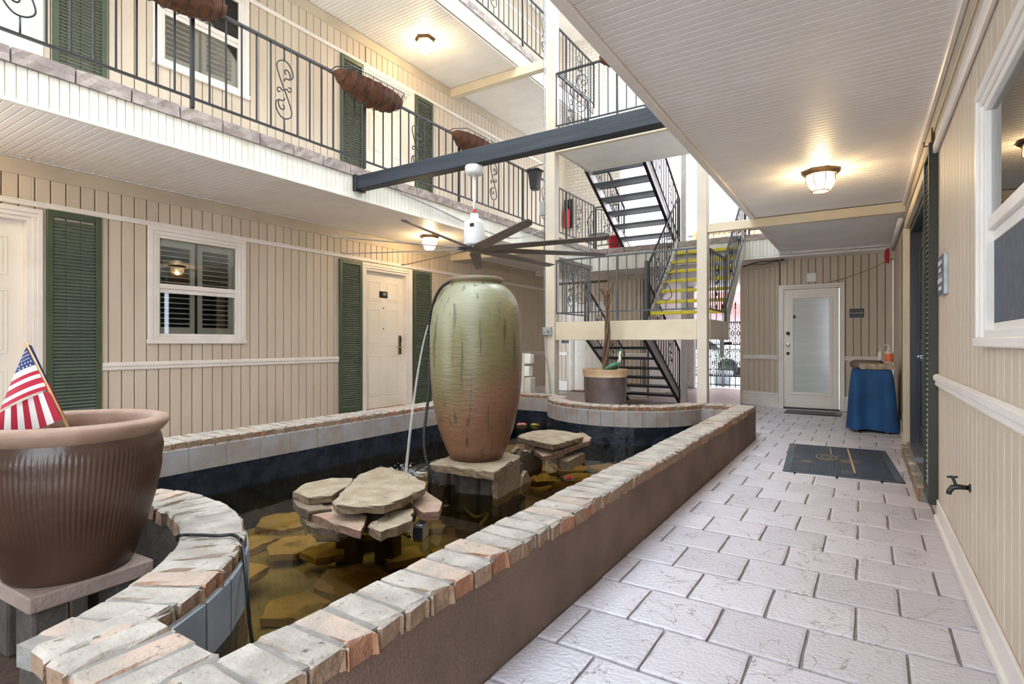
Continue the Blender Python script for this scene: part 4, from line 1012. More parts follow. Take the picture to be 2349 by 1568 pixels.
# ------------------------------------------------------------------ raised pond
ZC, ZW, ZB = .41, -.05, -.42            # cap top, water, bottom
NC, NRI, NRO = (-2.76, .30), .955, 1.19  # near bay (around the flower pot)
FC, FRI, FRO = (-2.76, 7.28), .86, 1.09  # far bay
OUTX1, OUTX0, OUTY0, OUTY1 = -1.10, -4.75, .51, 7.29
pond = thing('fountain_pond', 'raised fountain pond with brick coping and brown stucco wall', 'pond', (-2.8, 3.9, 0))
PO = Vector((-2.8, 3.9, 0))
def pp(name, mb, m, smooth=False, label=None):
    mb.v = [tuple(Vector(v) - PO) for v in mb.v]; return part(name, mb, m, pond, smooth, label)
# inner outline (water edge), counter-clockwise
def outline():
    P = []
    P.append((PX1, PY0)); P.append((PX1, PY1))
    a0 = math.asin(min(1, (FC[1] - PY1) / FRO))            # arc below centre
    for k in range(25):
        a = -a0 - (math.pi - 2 * a0) * k / 24
        P.append((FC[0] + FRO * math.cos(a), FC[1] + FRO * math.sin(a)))
    P.append((PX0, PY1)); P.append((PX0, PY0))
    a1 = math.asin((PY0 - NC[1]) / NRO)
    for k in range(25):
        a = math.pi - a1 - (math.pi - 2 * a1) * k / 24
        P.append((NC[0] + NRO * math.cos(a), NC[1] + NRO * math.sin(a)))
    return P
OUTL = outline()
def strip(name, P, z0, z1, off, m):
    mb = MB(); n = len(P); cx, cy = -2.87, 3.9
    Q = []
    for i in range(n):
        a = Vector(P[i - 1]); b = Vector(P[(i + 1) % n]); t = (b - a).normalized(); nn = Vector((-t.y, t.x))
        Q.append(Vector(P[i]) + nn * off)
    v = [(q[0], q[1], z0) for q in Q] + [(q[0], q[1], z1) for q in Q]
    mb.add(v, [(i, (i + 1) % n, n + (i + 1) % n, n + i) for i in range(n)])
    return pp(name, mb, m)
def in_off(P, off): pass
strip('grout_band', OUTL, .15, .36, .004, 'grout')
strip('liner', OUTL, ZB, .168, .008, 'liner')
mb = MB(); n = len(OUTL); mb.add([(x, y, ZB) for x, y in OUTL], [tuple(range(n))]); pp('pond_floor', mb, 'pond_floor')
# masonry walls under the coping
mb = MB()
mb.box(OUTX1 - .21, OUTX1 - .005, OUTY0 + .01, OUTY1 - .005, -.01, .35)
pp('outer_wall', mb, 'stucco', label='brown stucco outer wall')
mb = MB().box(OUTX0 + .005, PX0 - .02, OUTY0 + .01, OUTY1 - .01, -.01, .35)
mb.box(-1.72, OUTX1 - .2, OUTY0 + .01, PY0 - .02, -.01, .35).box(OUTX0 + .2, -3.86, OUTY0 + .01, PY0 - .02, -.01, .35)
mb.box(-1.72, OUTX1 - .2, PY1 + .02, OUTY1 - .01, -.01, .35).box(OUTX0 + .2, -3.82, PY1 + .02, OUTY1 - .01, -.01, .35)
def arc_wall(mb, c, ri, ro, a0, a1, z0, z1, n=24):
    v = []; f = []
    for k in range(n + 1):
        a = a0 + (a1 - a0) * k / n
        for r_, z in ((ri, z0), (ro, z0), (ro, z1), (ri, z1)): v.append((c[0] + r_ * math.cos(a), c[1] + r_ * math.sin(a), z))
    for k in range(n):
        for j in range(4): f.append((k * 4 + j, k * 4 + (j + 1) % 4, (k + 1) * 4 + (j + 1) % 4, (k + 1) * 4 + j))
    f += [(0, 3, 2, 1), (n * 4, n * 4 + 1, n * 4 + 2, n * 4 + 3)]
    return mb.add(v, f)
NA0, NA1 = R(12), R(168); FA0, FA1 = R(-8), R(-172)
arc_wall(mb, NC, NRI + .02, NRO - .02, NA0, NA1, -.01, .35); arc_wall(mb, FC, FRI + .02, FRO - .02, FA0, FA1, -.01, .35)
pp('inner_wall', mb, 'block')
# mortar bed
mb = MB().box(OUTX1 - .215, OUTX1 - .008, OUTY0 + .006, OUTY1 - .006, .345, .403).box(OUTX0, PX0 - .008, OUTY0 + .01, OUTY1 - .01, .345, .403)
xa, xb = OUTX1 - .216, PX0 - .007
mb.box(-1.74, xa, OUTY0 + .01, PY0 - .006, .345, .403).box(xb, -3.84, OUTY0 + .01, PY0 - .006, .345, .403)
mb.box(-1.72, xa, PY1 + .006, OUTY1 - .006, .345, .403).box(xb, -3.8, PY1 + .006, OUTY1 - .006, .345, .403)
arc_wall(mb, NC, NRI + .008, NRO - .008, NA0, NA1, .345, .4015); arc_wall(mb, FC, FRI + .008, FRO - .008, FA0, FA1, .345, .4015)
pp('mortar_bed', mb, 'mortar')
# coping bricks: length along local x, width along y, tapered variants for the bays
_bk = {}
def brick_mesh(L, w0, w1, var, m):
    k = (round(L, 3), round(w0, 3), round(w1, 3), var, m)
    if k in _bk: return _bk[k]
    rr = random.Random(900 + var); H_ = .066; nx, ny = 6, 4; mb = MB(); v = []
    xs = [0, .012, L * .33, L * .66, L - .014, L]
    for i, x in enumerate(xs):
        w = w0 + (w1 - w0) * x / L
        ys = [-w / 2, -w / 2 + .01, w / 2 - .01, w / 2]
        for j, y in enumerate(ys):
            edge = i in (0, 5) or j in (0, 3); corner = i in (0, 5) and j in (0, 3)
            z = H_ - (.016 if corner else .009 if edge else 0) + rr.uniform(-.003, .003)
            if edge and rr.random() < .12: z -= .012
            v.append((x + (rr.uniform(-.011, .007) if i in (0, 5) else 0), y + (rr.uniform(-.006, .005) if j in (0, 3) else 0), z))
    f = [(i * 4 + j, (i + 1) * 4 + j, (i + 1) * 4 + j + 1, i * 4 + j + 1) for i in range(5) for j in range(3)]
    per = [0, 1, 2, 3, 7, 11, 15, 19, 23, 22, 21, 20, 16, 12, 8, 4]
    o = len(v)
    v += [(v[i][0] * 1.0 + (rr.uniform(-.006, .006) if v[i][0] < .01 or v[i][0] > L - .015 else 0), v[i][1], .0) for i in per]; q = len(per)
    f += [(per[i], per[(i + 1) % q], o + (i + 1) % q, o + i) for i in range(q)] + [tuple(o + i for i in reversed(range(q)))]
    _bk[k] = mb.add(v, f).mesh('brick', m); return _bk[k]
def lay(x, y, ang, L, w0, w1):
    m = 'brick_orange' if rnd.random() < .22 else 'brick'
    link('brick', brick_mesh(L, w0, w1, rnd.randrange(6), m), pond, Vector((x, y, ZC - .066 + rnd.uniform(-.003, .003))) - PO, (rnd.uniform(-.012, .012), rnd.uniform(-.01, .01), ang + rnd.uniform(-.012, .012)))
y = OUTY0 + .05
BP = .1085
while y < OUTY1 - .03:
    lay(OUTX1 + rnd.uniform(-.003, .004), y, math.pi, .224, .096, .096); lay(OUTX0 + .0, y, 0, .325, .096, .096); y += BP
x = -1.385
while x > -1.80: lay(x, OUTY0, R(90), .245, .096, .096); x -= BP
x = -3.80
while x > -4.40: lay(x, OUTY0, R(90), .245, .096, .096); x -= BP
x = -1.385
while x > -1.66: lay(x, OUTY1, R(-90), .245, .096, .096); x -= BP
x = -3.86
while x > -4.40: lay(x, OUTY1, R(-90), .245, .096, .096); x -= BP
for (c, ri, ro, a0, a1) in ((NC, NRI, NRO, R(15), R(165)), (FC, FRI, FRO, R(-170), R(-10))):
    n = int((a1 - a0) * ro / .118)
    for k in range(n):
        a = a0 + (a1 - a0) * (k + .5) / n; st = (a1 - a0) / n
        lay(c[0] + ri * math.cos(a), c[1] + ri * math.sin(a), a, ro - ri, st * ri - .010, st * ro - .014)
# tiles under the coping
def tile(x, y, ang, w, m):
    k = ('tile', round(w, 3), m)
    if k not in _cache: _cache[k] = MB().box(-w / 2, w / 2, -.008, .006, 0, .185, ch=.002).mesh('tile', m)
    link('tile', _cache[k], pond, Vector((x, y, .165)) - PO, (0, 0, ang))
y = PY0 + .15
while y < PY1 - .1: tile(PX0 + .002, y, R(90), .293, 'pond_tile'); y += .30
y = PY0 + .15
while y < PY1 - .1: tile(PX1 - .002, y, R(-90), .293, 'pond_tile'); y += .30
for (c, ro, a0, a1, n, m) in ((FC, FRO, R(-164), R(-16), 17, 'pond_tile'), (NC, NRO, R(24), R(156), 16, 'tile_blue')):
    st = (a1 - a0) / n
    for k in range(n):
        a = a0 + st * (k + .5); tile(c[0] + (ro + .002) * math.cos(a), c[1] + (ro + .002) * math.sin(a), a + R(90), st * ro - .006, m)
for x in (-4.25, -3.97): tile(x, PY1 - .002, 0, .27, 'pond_tile')
for x in (-1.46, -1.62): tile(x, PY1 - .002, 0, .15, 'pond_tile')
# water
mb = MB(); mb.add([(x, y, ZW) for x, y in OUTL], [tuple(range(len(OUTL)))])
solo('pond_water', mb, 'water', 'clear brown-green water filling the raised pond', 'water', kind='stuff')

# flagstones ------------------------------------------------------
def stone_mesh(poly, th, seed, m, m_side=None, chip=.010):
    rr = random.Random(seed); P = []
    n0 = len(poly)
    for i in range(n0):
        a = Vector(poly[i]); b = Vector(poly[(i + 1) % n0]); L = (b - a).length; k = max(1, int(L / .05)); t = (b - a).normalized(); nn = Vector((-t.y, t.x))
        for j in range(k):
            p = a.lerp(b, j / k)
            if j: p = p + nn * rr.uniform(-chip, chip)
            P.append(p)
    n = len(P); c = sum(P, Vector((0, 0))) / n; mb = MB(); v = []
    for lay_, (z, s) in enumerate(((th, .985), (th * .88, 1.0), (th * .45, .985), (0, .975))):
        for p in P:
            q = c + (p - c) * (s + rr.uniform(-.018, .018))
            v.append((q.x, q.y, z + (rr.uniform(-.003, .003) if lay_ in (0, 3) else rr.uniform(-.006, .006))))
    f = [tuple(range(n)), tuple(reversed(range(3 * n, 4 * n)))]
    for l in range(3):
        for i in range(n): f.append((l * n + i, (l + 1) * n + i, (l + 1) * n + (i + 1) % n, l * n + (i + 1) % n))
    mb.add(v, f)
    return mb.mesh('flagstone', m)
def flag_px(pix, z, th, label, seed, m='flagstone', tilt=(0, 0), group=None):
    W = [at_z(u, v, z) for u, v in pix]; cx = sum(p.x for p in W) / len(W); cy = sum(p.y for p in W) / len(W)
    poly = [(p.x - cx, p.y - cy) for p in W]
    area = sum(poly[i - 1][0] * poly[i][1] - poly[i][0] * poly[i - 1][1] for i in range(len(poly)))
    if area < 0: poly.reverse()
    o = link('flagstone', stone_mesh(poly, th, seed, m), None, (cx, cy, z - th), (tilt[0], tilt[1], 0))
    return tag(o, label, 'stone', group)
z5_ = lambda x, y: (350 + x / 3.136, 860 + y / 3.136)
G1 = 'stacked flagstones in the pond'
flag_px([z5_(*p) for p in ((1295, 905), (1475, 722), (1640, 655), (1815, 692), (1968, 775), (1955, 815), (1665, 940), (1320, 935))], .235, .05, 'big angular flagstone on top of stack in front of urn', 11, 'flagstone', group=G1)
flag_px([z5_(*p) for p in ((1320, 955), (1660, 960), (1800, 930), (1900, 860), (1560, 830), (1340, 880))], .182, .024, 'thin broken flagstone just under the big angular one', 12, 'flagstone', group=G1)
flag_px([z5_(*p) for p in ((1005, 840), (1100, 775), (1290, 738), (1440, 742), (1400, 800), (1290, 865), (1120, 880))], .200, .045, 'pale flagstone sticking out beside the big angular one', 13, 'flagstone', group=G1)
flag_px([z5_(*p) for p in ((1130, 925), (1310, 880), (1545, 1030), (1500, 1130), (1300, 1060), (1110, 980))], .135, .05, 'long reddish flagstone tilted towards the water', 14, 'flagstone_red', (.02, -.03), G1)
flag_px([z5_(*p) for p in ((1550, 1080), (1700, 985), (1870, 960), (1860, 1040), (1640, 1120))], .135, .055, 'small tan flagstone with rough edge below the big slab', 15, 'flagstone', (.0, .05), G1)
flag_px([z5_(*p) for p in ((1870, 940), (1965, 835), (2085, 910), (2060, 985), (1950, 990))], .135, .05, 'pinkish flagstone corner pointing to the urn base', 16, 'flagstone_red', (.0, .0), G1)
flag_px([z5_(*p) for p in ((1010, 885), (1180, 905), (1290, 960), (1120, 985), (1040, 940))], .150, .05, 'dark weathered flagstone under the pale one', 17, 'flagstone_dark', group=G1)
flag_px([z5_(*p) for p in ((1060, 1010), (1250, 1000), (1480, 1080), (1330, 1120), (1110, 1080))], .085, .045, 'dark flagstone low in stack close to the water', 18, 'flagstone_dark', group=G1)
flag_px([z5_(*p) for p in ((1230, 1000), (1500, 900), (1850, 900), (1900, 1000), (1600, 1080), (1400, 1090))], .085, .05, 'hidden dark flagstone carrying the front stack', 19, 'flagstone_dark', group=G1)
z6_ = lambda x, y: (950 + x / 2.936, 860 + y / 2.936)
G2 = 'flagstones beside the urn'
flag_px([z6_(*p) for p in ((695, 415), (790, 378), (925, 363), (1110, 385), (1140, 405), (935, 470), (715, 428))], .235, .05, 'pale square flagstone with pink broken edge past the urn', 21, 'flagstone', (-.02, .03), G2)
flag_px([z6_(*p) for p in ((735, 450), (860, 420), (1140, 395), (1190, 420), (1185, 440), (870, 530))], .165, .05, 'reddish flagstone under the pale square one', 22, 'flagstone_red', (.03, .02), G2)
flag_px([z6_(*p) for p in ((690, 520), (790, 490), (860, 540), (770, 555))], .03, .08, 'small rust stone propped beside the urn slab', 23, 'flagstone_red', group=G2)
flag_px([z6_(*p) for p in ((960, 560), (1080, 520), (1150, 520), (1040, 580))], .05, .10, 'tan wedge stone supporting the pale square slab', 24, 'flagstone', group=G2)
flag_px([z6_(*p) for p in ((645, 515), (690, 470), (712, 490), (670, 520))], .06, .12, 'brown upright chip of stone behind the urn slab', 25, 'flagstone_dark', group=G2)

# urn, its slab and supports
UC = Vector((-2.79, 3.80, 0)); ZS = .19
us = [(u - UC.x, v - UC.y) for u, v in [(p.x, p.y) for p in (at_z(*z6_(105, 590), ZS), at_z(*z6_(540, 655), ZS), at_z(*z6_(720, 540), ZS), at_z(*z6_(560, 515), ZS), at_z(*z6_(330, 510), ZS))]]
a_ = sum(us[i - 1][0] * us[i][1] - us[i][0] * us[i - 1][1] for i in range(len(us)))
if a_ < 0: us.reverse()
tag(link('flagstone', stone_mesh(us, .065, 31, 'flagstone'), None, (UC.x, UC.y, ZS - .065)), 'wide stone slab carrying the tall olive urn', 'stone')
for k, (dx, dy) in enumerate(((-.25, .0), (.15, -.12), (.1, .22))):
    bl = thing('concrete_block', 'wet concrete block under the urn slab', 'block', (UC.x + dx, UC.y + dy, ZB), R(15), 'blocks under the urn')
    part('body', MB().box(-.2, .2, -.1, -.065, 0, .54).box(-.2, .2, .065, .1, 0, .54).box(-.2, -.16, -.1, .1, 0, .54).box(.16, .2, -.1, .1, 0, .54).box(-.02, .02, -.1, .1, 0, .54), 'block', bl)
p0 = at_z(*z6_(530, 830), ZW)
for k, (u0, v0, u1, v1, h, lab) in enumerate(((525, 830, 680, 745, .31, 'upright rust streaked stone against the urn slab'), (672, 752, 755, 705, .17, 'small upright stone wedge beside the urn slab'), (655, 690, 830, 610, .30, 'dark rough upright stone behind the rust streaked one'))):
    a = at_z(*z6_(u0, v0), ZW); b = at_z(*z6_(u1, v1), ZW); d_ = (b - a); L = Vector((d_.x, d_.y)).length; an = math.atan2(d_.y, d_.x)
    rr = random.Random(k); pts = [[(0, 0), (L * .98, 0), (L * 1.02, h * .55), (L * .93, h * .95), (L * .45, h), (L * .05, h * .9), (-.015, h * .45)], [(0, 0), (L * .9, .0), (L * 1.05, h * .45), (L * .6, h), (L * .3, h * .8)], [(0, 0), (L, 0), (L * 1.05, h * .6), (L * .85, h), (L * .5, h * .8), (L * .2, h * .98), (-.02, h * .5)]][k]
    me = stone_mesh(pts, .05, 40 + k, 'flagstone' if k != 2 else 'flagstone_dark')
    o = link('flagstone', me, None, (a.x, a.y, ZW - .06), (R(90), 0, an)); tag(o, lab, 'stone')
px = .003746; prof = [(.20, 0)]
for Yz, hw in ((1290, 55.5), (1200, 71), (1100, 85), (1000, 94), (900, 100.4), (800, 103.7), (700, 105), (600, 105), (500, 104), (430, 101), (380, 97.5), (340, 92), (305, 84.5), (275, 75), (255, 66), (246, 58)):
    prof.append((hw * px, CAMH + (786.5 - (560 + Yz / 2.6133)) * px - ZS))
rimp = [(.212, 1.485), (.218, 1.498), (.232, 1.503), (.232, 1.52), (.226, 1.533), (.205, 1.538), (.19, 1.53), (.18, 1.48), (.185, 1.40)]
prof.append((.212, 1.486))
un = thing('ceramic_urn', 'tall olive and rust glazed ceramic urn standing in the pond', 'urn', (UC.x, UC.y, ZS))
rr = random.Random(3); ph = [rr.uniform(0, 6.28) for _ in range(8)]
part('body', MB().lathe(prof, 64, cap=False, ripple=lambda a, z: .006 * math.sin(2 * a + ph[0]) + .0035 * math.sin(38 * z + ph[1]) + .003 * math.sin(3 * a + 9 * z)), 'urn', un, True)
part('base', MB().lathe([(.001, .004), (.20, 0.004)], 32, cap=False), 'urn', un)
part('rim', MB().lathe(rimp, 48, cap=False), 'urn_rim', un, True)
# hose down the urn's far side into the water
hp = [at_t(1030, 646, 4.62), at_t(1012, 660, 4.56), at_t(996, 690, 4.62), at_t(985, 745, 4.74), at_t(984, 820, 4.80), at_t(985, 890, 4.72), at_t(978, 945, 4.62), at_t(973, 1000, 4.52), at_t(976, 1045, 4.42), at_t(990, 1085, 4.35), at_t(1008, 1110, 4.3)]
def catmull(P, n=8):
    out = []
    for i in range(len(P) - 1):
        p0 = P[max(i - 1, 0)]; p1 = P[i]; p2 = P[i + 1]; p3 = P[min(i + 2, len(P) - 1)]
        for k in range(n):
            t = k / n; out.append(.5 * ((2 * p1) + (-p0 + p2) * t + (2 * p0 - 5 * p1 + 4 * p2 - p3) * t * t + (-p0 + 3 * p1 - 3 * p2 + p3) * t ** 3))
    out.append(P[-1]); return out
pts = catmull(hp, 24); solo('corrugated_hose', MB().tube(pts, [.0135 if i % 3 else .0095 for i in range(len(pts))], 8), 'rubber', 'black corrugated hose running down the urn into the water', 'hose')
sk = [Vector(hp[-1])] + [at_z(u, v, ZW - .12) for u, v in ((1040, 1130), (1062, 1160), (1090, 1185), (1120, 1178), (1100, 1205))]
solo('submerged_hose', MB().tube(catmull(sk, 8), .013, 6), 'sunk_block', 'submerged hose curling over the pond bottom beside the urn', 'hose')
j0 = at_t(982, 746, 4.62); j1 = at_z(931, 1085, ZW)
jp = []
for k in range(15):
    t = k / 14; p = j0.lerp(j1, t); p.z = j0.z + (j1.z - j0.z) * (.45 * t + .55 * t * t); jp.append(p)
solo('water_jet', MB().tube(jp, [.005 + .009 * (k / 14) for k in range(15)], 8), 'jet', 'thin white jet of water arcing from urn hose into pond', 'water', smooth=True, kind='stuff')
mb = MB(); rr = random.Random(9)
for k in range(90):
    a = rr.uniform(0, 6.28); d_ = rr.uniform(.02, .34); L = rr.uniform(.03, .10)
    c, s = math.cos(a), math.sin(a); p = j1 + Vector((c * d_, s * d_, .004)); q = j1 + Vector((c * (d_ + L), s * (d_ + L), .003))
    mb.tube([p, (p + q) / 2 + Vector((0, 0, .003)), q], [.0012, .004, .0012], 4)
for k in range(50):
    a = rr.uniform(0, 6.28); d_ = rr.uniform(.0, .12); mb.ball(tuple(j1 + Vector((math.cos(a) * d_, math.sin(a) * d_, rr.uniform(.0, .09)))), rr.uniform(.003, .006), 5, 4)
solo('water_splash', mb, 'spray', 'white splash where the jet hits the pond', 'water', kind='stuff')

# sunken stones
rr = random.Random(21); G3 = 'flagstones lying on the pond bottom'; k = 0
for gy in range(13):
    for gx in range(7):
        cx = PX0 + .25 + gx * .44 + rr.uniform(-.1, .1) + (gy % 2) * .15; cy = PY0 + .3 + gy * .49 + rr.uniform(-.1, .1)
        if cx > PX1 - .15 or cy > PY1 - .15: continue
        if (cx - NC[0]) ** 2 + (cy - NC[1]) ** 2 < 1.5 ** 2 or (cx - FC[0]) ** 2 + (cy - FC[1]) ** 2 < 1.35 ** 2: continue
        if abs(cx - UC.x) < .35 and abs(cy - UC.y) < .35: continue
        m_ = rr.randrange(4, 7); r0 = rr.uniform(.16, .29); a0 = rr.uniform(0, 6.28)
        poly = [(r0 * rr.uniform(.75, 1.2) * math.cos(a0 + 6.283 * i / m_), r0 * rr.uniform(.75, 1.2) * math.sin(a0 + 6.283 * i / m_)) for i in range(m_)]
        o = link('sunken_flagstone', stone_mesh(poly, .05, 200 + k, 'sunk_stone'), None, (cx, cy, ZB + .005 + .05 * (k % 3)), (rr.uniform(-.06, .06), rr.uniform(-.06, .06), 0))
        tag(o, 'brown flagstone lying under water on the pond bottom', 'stone', G3); k += 1
# supports under the front stack
for (u, v, a) in ((800, 1190, .4), (890, 1180, .2)):
    p = at_z(u, v, ZW); bl = thing('concrete_block', 'dark wet block supporting the front flagstone stack', 'block', (p.x - .05, p.y + .05, ZB), a, 'blocks under the front stack')
    part('body', MB().box(-.08, .08, -.06, .06, 0, .47, ch=.01), 'sunk_block', bl)
fl_ = thing('pond_light', 'small steel submersible light bracket under the front stack', 'lamp', tuple(at_z(953, 1235, ZW) + Vector((0, .05, -.02))), R(20))
part('housing', MB().box(-.035, .035, -.05, .05, 0, .11, ch=.006), 'steel', fl_); part('lens', MB().box(-.03, .03, -.056, -.05, .02, .09), 'dark_room', fl_)

# floating lilies
def lily(loc, m, label, s=1.0):
    o = thing('floating_lily', label, 'flower', loc)
    for ring, (n, r_, tilt) in enumerate(((9, .085, .25), (7, .06, .65), (5, .035, 1.1))):
        for k in range(n):
            a = 6.283 * k / n + ring * .3; c, s_ = math.cos(a), math.sin(a); d = Vector((c, s_, 0)); sd = Vector((-s_, c, 0)); r2 = r_ * s
            z = Vector((0, 0, 1)); b = d * .012; t = d * (r2 * math.cos(tilt)) + z * (r2 * math.sin(tilt)); mid = (b + t) / 2
            v = [b + z * .006, mid + sd * r2 * .32 + z * .004, t + z * .01, mid - sd * r2 * .32 + z * .004]
            part('petal', MB().add(v + [p - z * .004 for p in v], [(0, 1, 2, 3), (7, 6, 5, 4)] + [(i, (i + 1) % 4, 4 + (i + 1) % 4, 4 + i) for i in range(4)]), m, o)
    part('pad', MB().lathe([(.003, 0), (.09 * s, 0), (.09 * s, .005), (.003, .006)], 14), 'leaf_dark', o)
lily(tuple(at_z(1197, 976, ZW)), 'lily_pink', 'pink floating water lily near the far pond wall')
lily(tuple(at_z(1228, 976, ZW)), 'lily_yellow', 'yellow floating water lily beside the pink one', .9)
lily(tuple(at_z(1305, 1099, ZW)), 'flag_red', 'small wilted red flower floating near the brick coping', .55)

# ------------------------------------------------------------------ flower pot on its slab
PC = Vector((-2.645, .895, 0)); ZP = .285
for k, (dx, dy) in enumerate(((-.11, -.13), (.11, -.13), (-.11, .13), (.11, .13))):
    c, s = math.cos(R(3)), math.sin(R(3))
    bl = thing('concrete_block', 'concrete block leg under the flower pot slab', 'block', (PC.x + c * dx - s * dy, PC.y + s * dx + c * dy, 0), R(3), 'blocks under the flower pot')
    part('body', MB().box(-.075, .075, -.055, .055, 0, .225, ch=.008), 'block', bl)
solo('paving_slab', MB().box(-.205, .205, -.205, .205, 0, .06, ch=.006), 'slab', 'pinkish square paving slab under the large flower pot', 'slab', (PC.x, PC.y, .225), R(3))
pt = thing('flower_pot', 'large brown ribbed flower pot with small flag beside pond', 'pot', (PC.x, PC.y, ZP))
hp_ = .59
body = [(.001, .0), (.195, 0), (.205, .01), (.225, .06), (.256, .16), (.284, .27), (.302, .38), (.308, .46), (.304, .50), (.296, .525)]
def ribs(a, z):
    e = max(0, min(1, (z - .12) / .1)) * max(0, min(1, (.50 - z) / .04))
    return .012 * e * (math.sin(110 * a + 2.5 * math.sin(7 * z)) ** 3)
fine = []
for i in range(len(body) - 1):
    for k in range(4): fine.append(tuple(body[i][j] + (body[i + 1][j] - body[i][j]) * k / 4 for j in (0, 1)))
fine.append(body[-1])
part('body', MB().lathe(fine, 330, cap=False, ripple=ribs), 'pot_brown', pt, True)
part('rim', MB().lathe([(.296, .52), (.31, .53), (.322, .545), (.331, .56), (.331, .573), (.324, .583), (.302, .589), (.285, .585), (.277, .57), (.274, .54), (.27, .44)], 64, cap=False), 'pot_rim', pt, True)
part('soil', MB().lathe([(.271, .50), (.2, .508), (.001, .512)], 24, cap=False), 'soil', pt)
mb = MB(); rr = random.Random(4)
for k in range(220):
    a = rr.uniform(0, 6.28); r_ = .25 * math.sqrt(rr.random()); b = rr.uniform(0, 6.28); L = rr.uniform(.03, .08); z = .512 + rr.uniform(0, .015)
    p = Vector((r_ * math.cos(a), r_ * math.sin(a), z)); d = Vector((math.cos(b), math.sin(b), rr.uniform(-.1, .45))).normalized() * L
    mb.tube([p - d / 2, p + d / 2], .0016, 3)
st_ = part('straw', mb, 'straw', pt); st_['kind'] = 'stuff'

# stick flag
TF = 2.13
fg = thing('stick_flag', 'small American flag on wooden stick planted in the pot', 'flag', tuple(at_t(157, 985, TF)))
FO = at_t(157, 985, TF)
def fpx(u, v, o=0.0): return at_t(u, v, TF - o) - FO
part('stick', MB().tube([fpx(58, 786), fpx(168, 1004)], .0055, 8), 'wood_light', fg, True)
def patch(A, nu, nv):
    return [[A(i / nu, j / nv) for j in range(nv + 1)] for i in range(nu + 1)]
def lerp2(p, q, t): return (p[0] + (q[0] - p[0]) * t, p[1] + (q[1] - p[1]) * t)
def bez(p0, c, p1, t): return lerp2(lerp2(p0, c, t), lerp2(c, p1, t), t)
def upper(a, b):
    h = lerp2((61, 796), (108, 893), a)                 # hoist along stick
    e = bez((58, 800), (28, 868), (0, 940), a)          # free edge
    c = ((h[0] + e[0]) / 2 + 6 * a, (h[1] + e[1]) / 2 - 12 * a)
    p = bez(h, c, e, b); return fpx(p[0], p[1], .012 + .035 * math.sin(b * 3.14) * a)
def lower(a, b):
    t = bez((110, 897), (60, 912), (-2, 947), b); q = lerp2((141, 961), (-8, 985), b); q = (q[0], q[1] + 14 * math.sin(3.14 * b))
    p = lerp2(t, q, a); return fpx(p[0], p[1], .016 + .012 * math.sin(b * 9))
def cloth(name, fn, nu, nv, pick, mats):
    g = patch(fn, nu, nv); mb = MB(); v = []; W = nv + 1; bk = _fw * .0012
    for off in (Vector((0, 0, 0)), bk):
        for i in range(nu + 1):
            for j in range(nv + 1): v.append(g[i][j] + off)
    f = []; mi = []; o = (nu + 1) * W
    for i in range(nu):
        for j in range(nv):
            q = (i * W + j, i * W + j + 1, (i + 1) * W + j + 1, (i + 1) * W + j)
            f.append(q); mi.append(pick(i, j)); f.append(tuple(o + k for k in reversed(q))); mi.append(pick(i, j))
    mb.v = v; mb.f = f; mb.mi = mi; me = mb.mesh(name, mats, True, fix=False); return part(name, me, mats[0], fg)
FM = ['flag_red', 'flag_white', 'flag_blue']
cl_ = cloth('cloth', upper, 24, 12, lambda i, j: 2 if i < 10 else (1 if ((i - 10) * 6 // 14) % 2 == 0 else 0), FM)
cloth('cloth_fold', lower, 8, 18, lambda i, j: 0 if (j // 2) % 2 == 0 else 1, FM)
cloth('cloth_back', lambda a, b: fpx(*lerp2(lerp2((63, 790), (150, 965), a), (lerp2((72, 792), (152, 962), a)), b), -.012), 12, 2, lambda i, j: 2 if i < 6 else 0, FM)
mb = MB()
for i in range(5):
    for j in range(4 + i % 2):
        a = .09 + i * .075; b = .12 + (j + (0 if i % 2 else .5)) * .19
        if b > .95: continue
        c = upper(a, b) - _fw * .002; s = .0052 * (.5 + a)
        pts = [c + _rt * (s * (1 if k % 2 == 0 else .42) * math.sin(.628 * k)) + Vector((0, 0, s * (1 if k % 2 == 0 else .42) * math.cos(.628 * k))) for k in range(10)]
        mb.add(pts, [tuple(range(10))])
part('stars', mb, 'flag_white', cl_)

# black cable over the brick bay
zc = ZC + .010
cp = [at_z(406, 1238, .30), at_z(411, 1228, zc), at_z(440, 1226, zc), at_z(500, 1228, zc), at_z(530, 1226, zc), at_z(548, 1234, zc), at_z(556, 1250, .395)]
e_ = Vector((NC[0] + (NRO + .03) * .74, NC[1] + (NRO + .03) * .672, 0))
cp += [Vector((-1.90, 1.17, .30)), Vector((-1.86, 1.16, .15)), Vector((-1.80, 1.15, .0)), Vector((-1.72, 1.10, -.08)), Vector((-1.66, 1.04, -.12))]
solo('power_cable', MB().tube(catmull(cp, 8), .0065, 8), 'cable', 'black cable lying over the curved brick coping into water', 'cable', smooth=True)

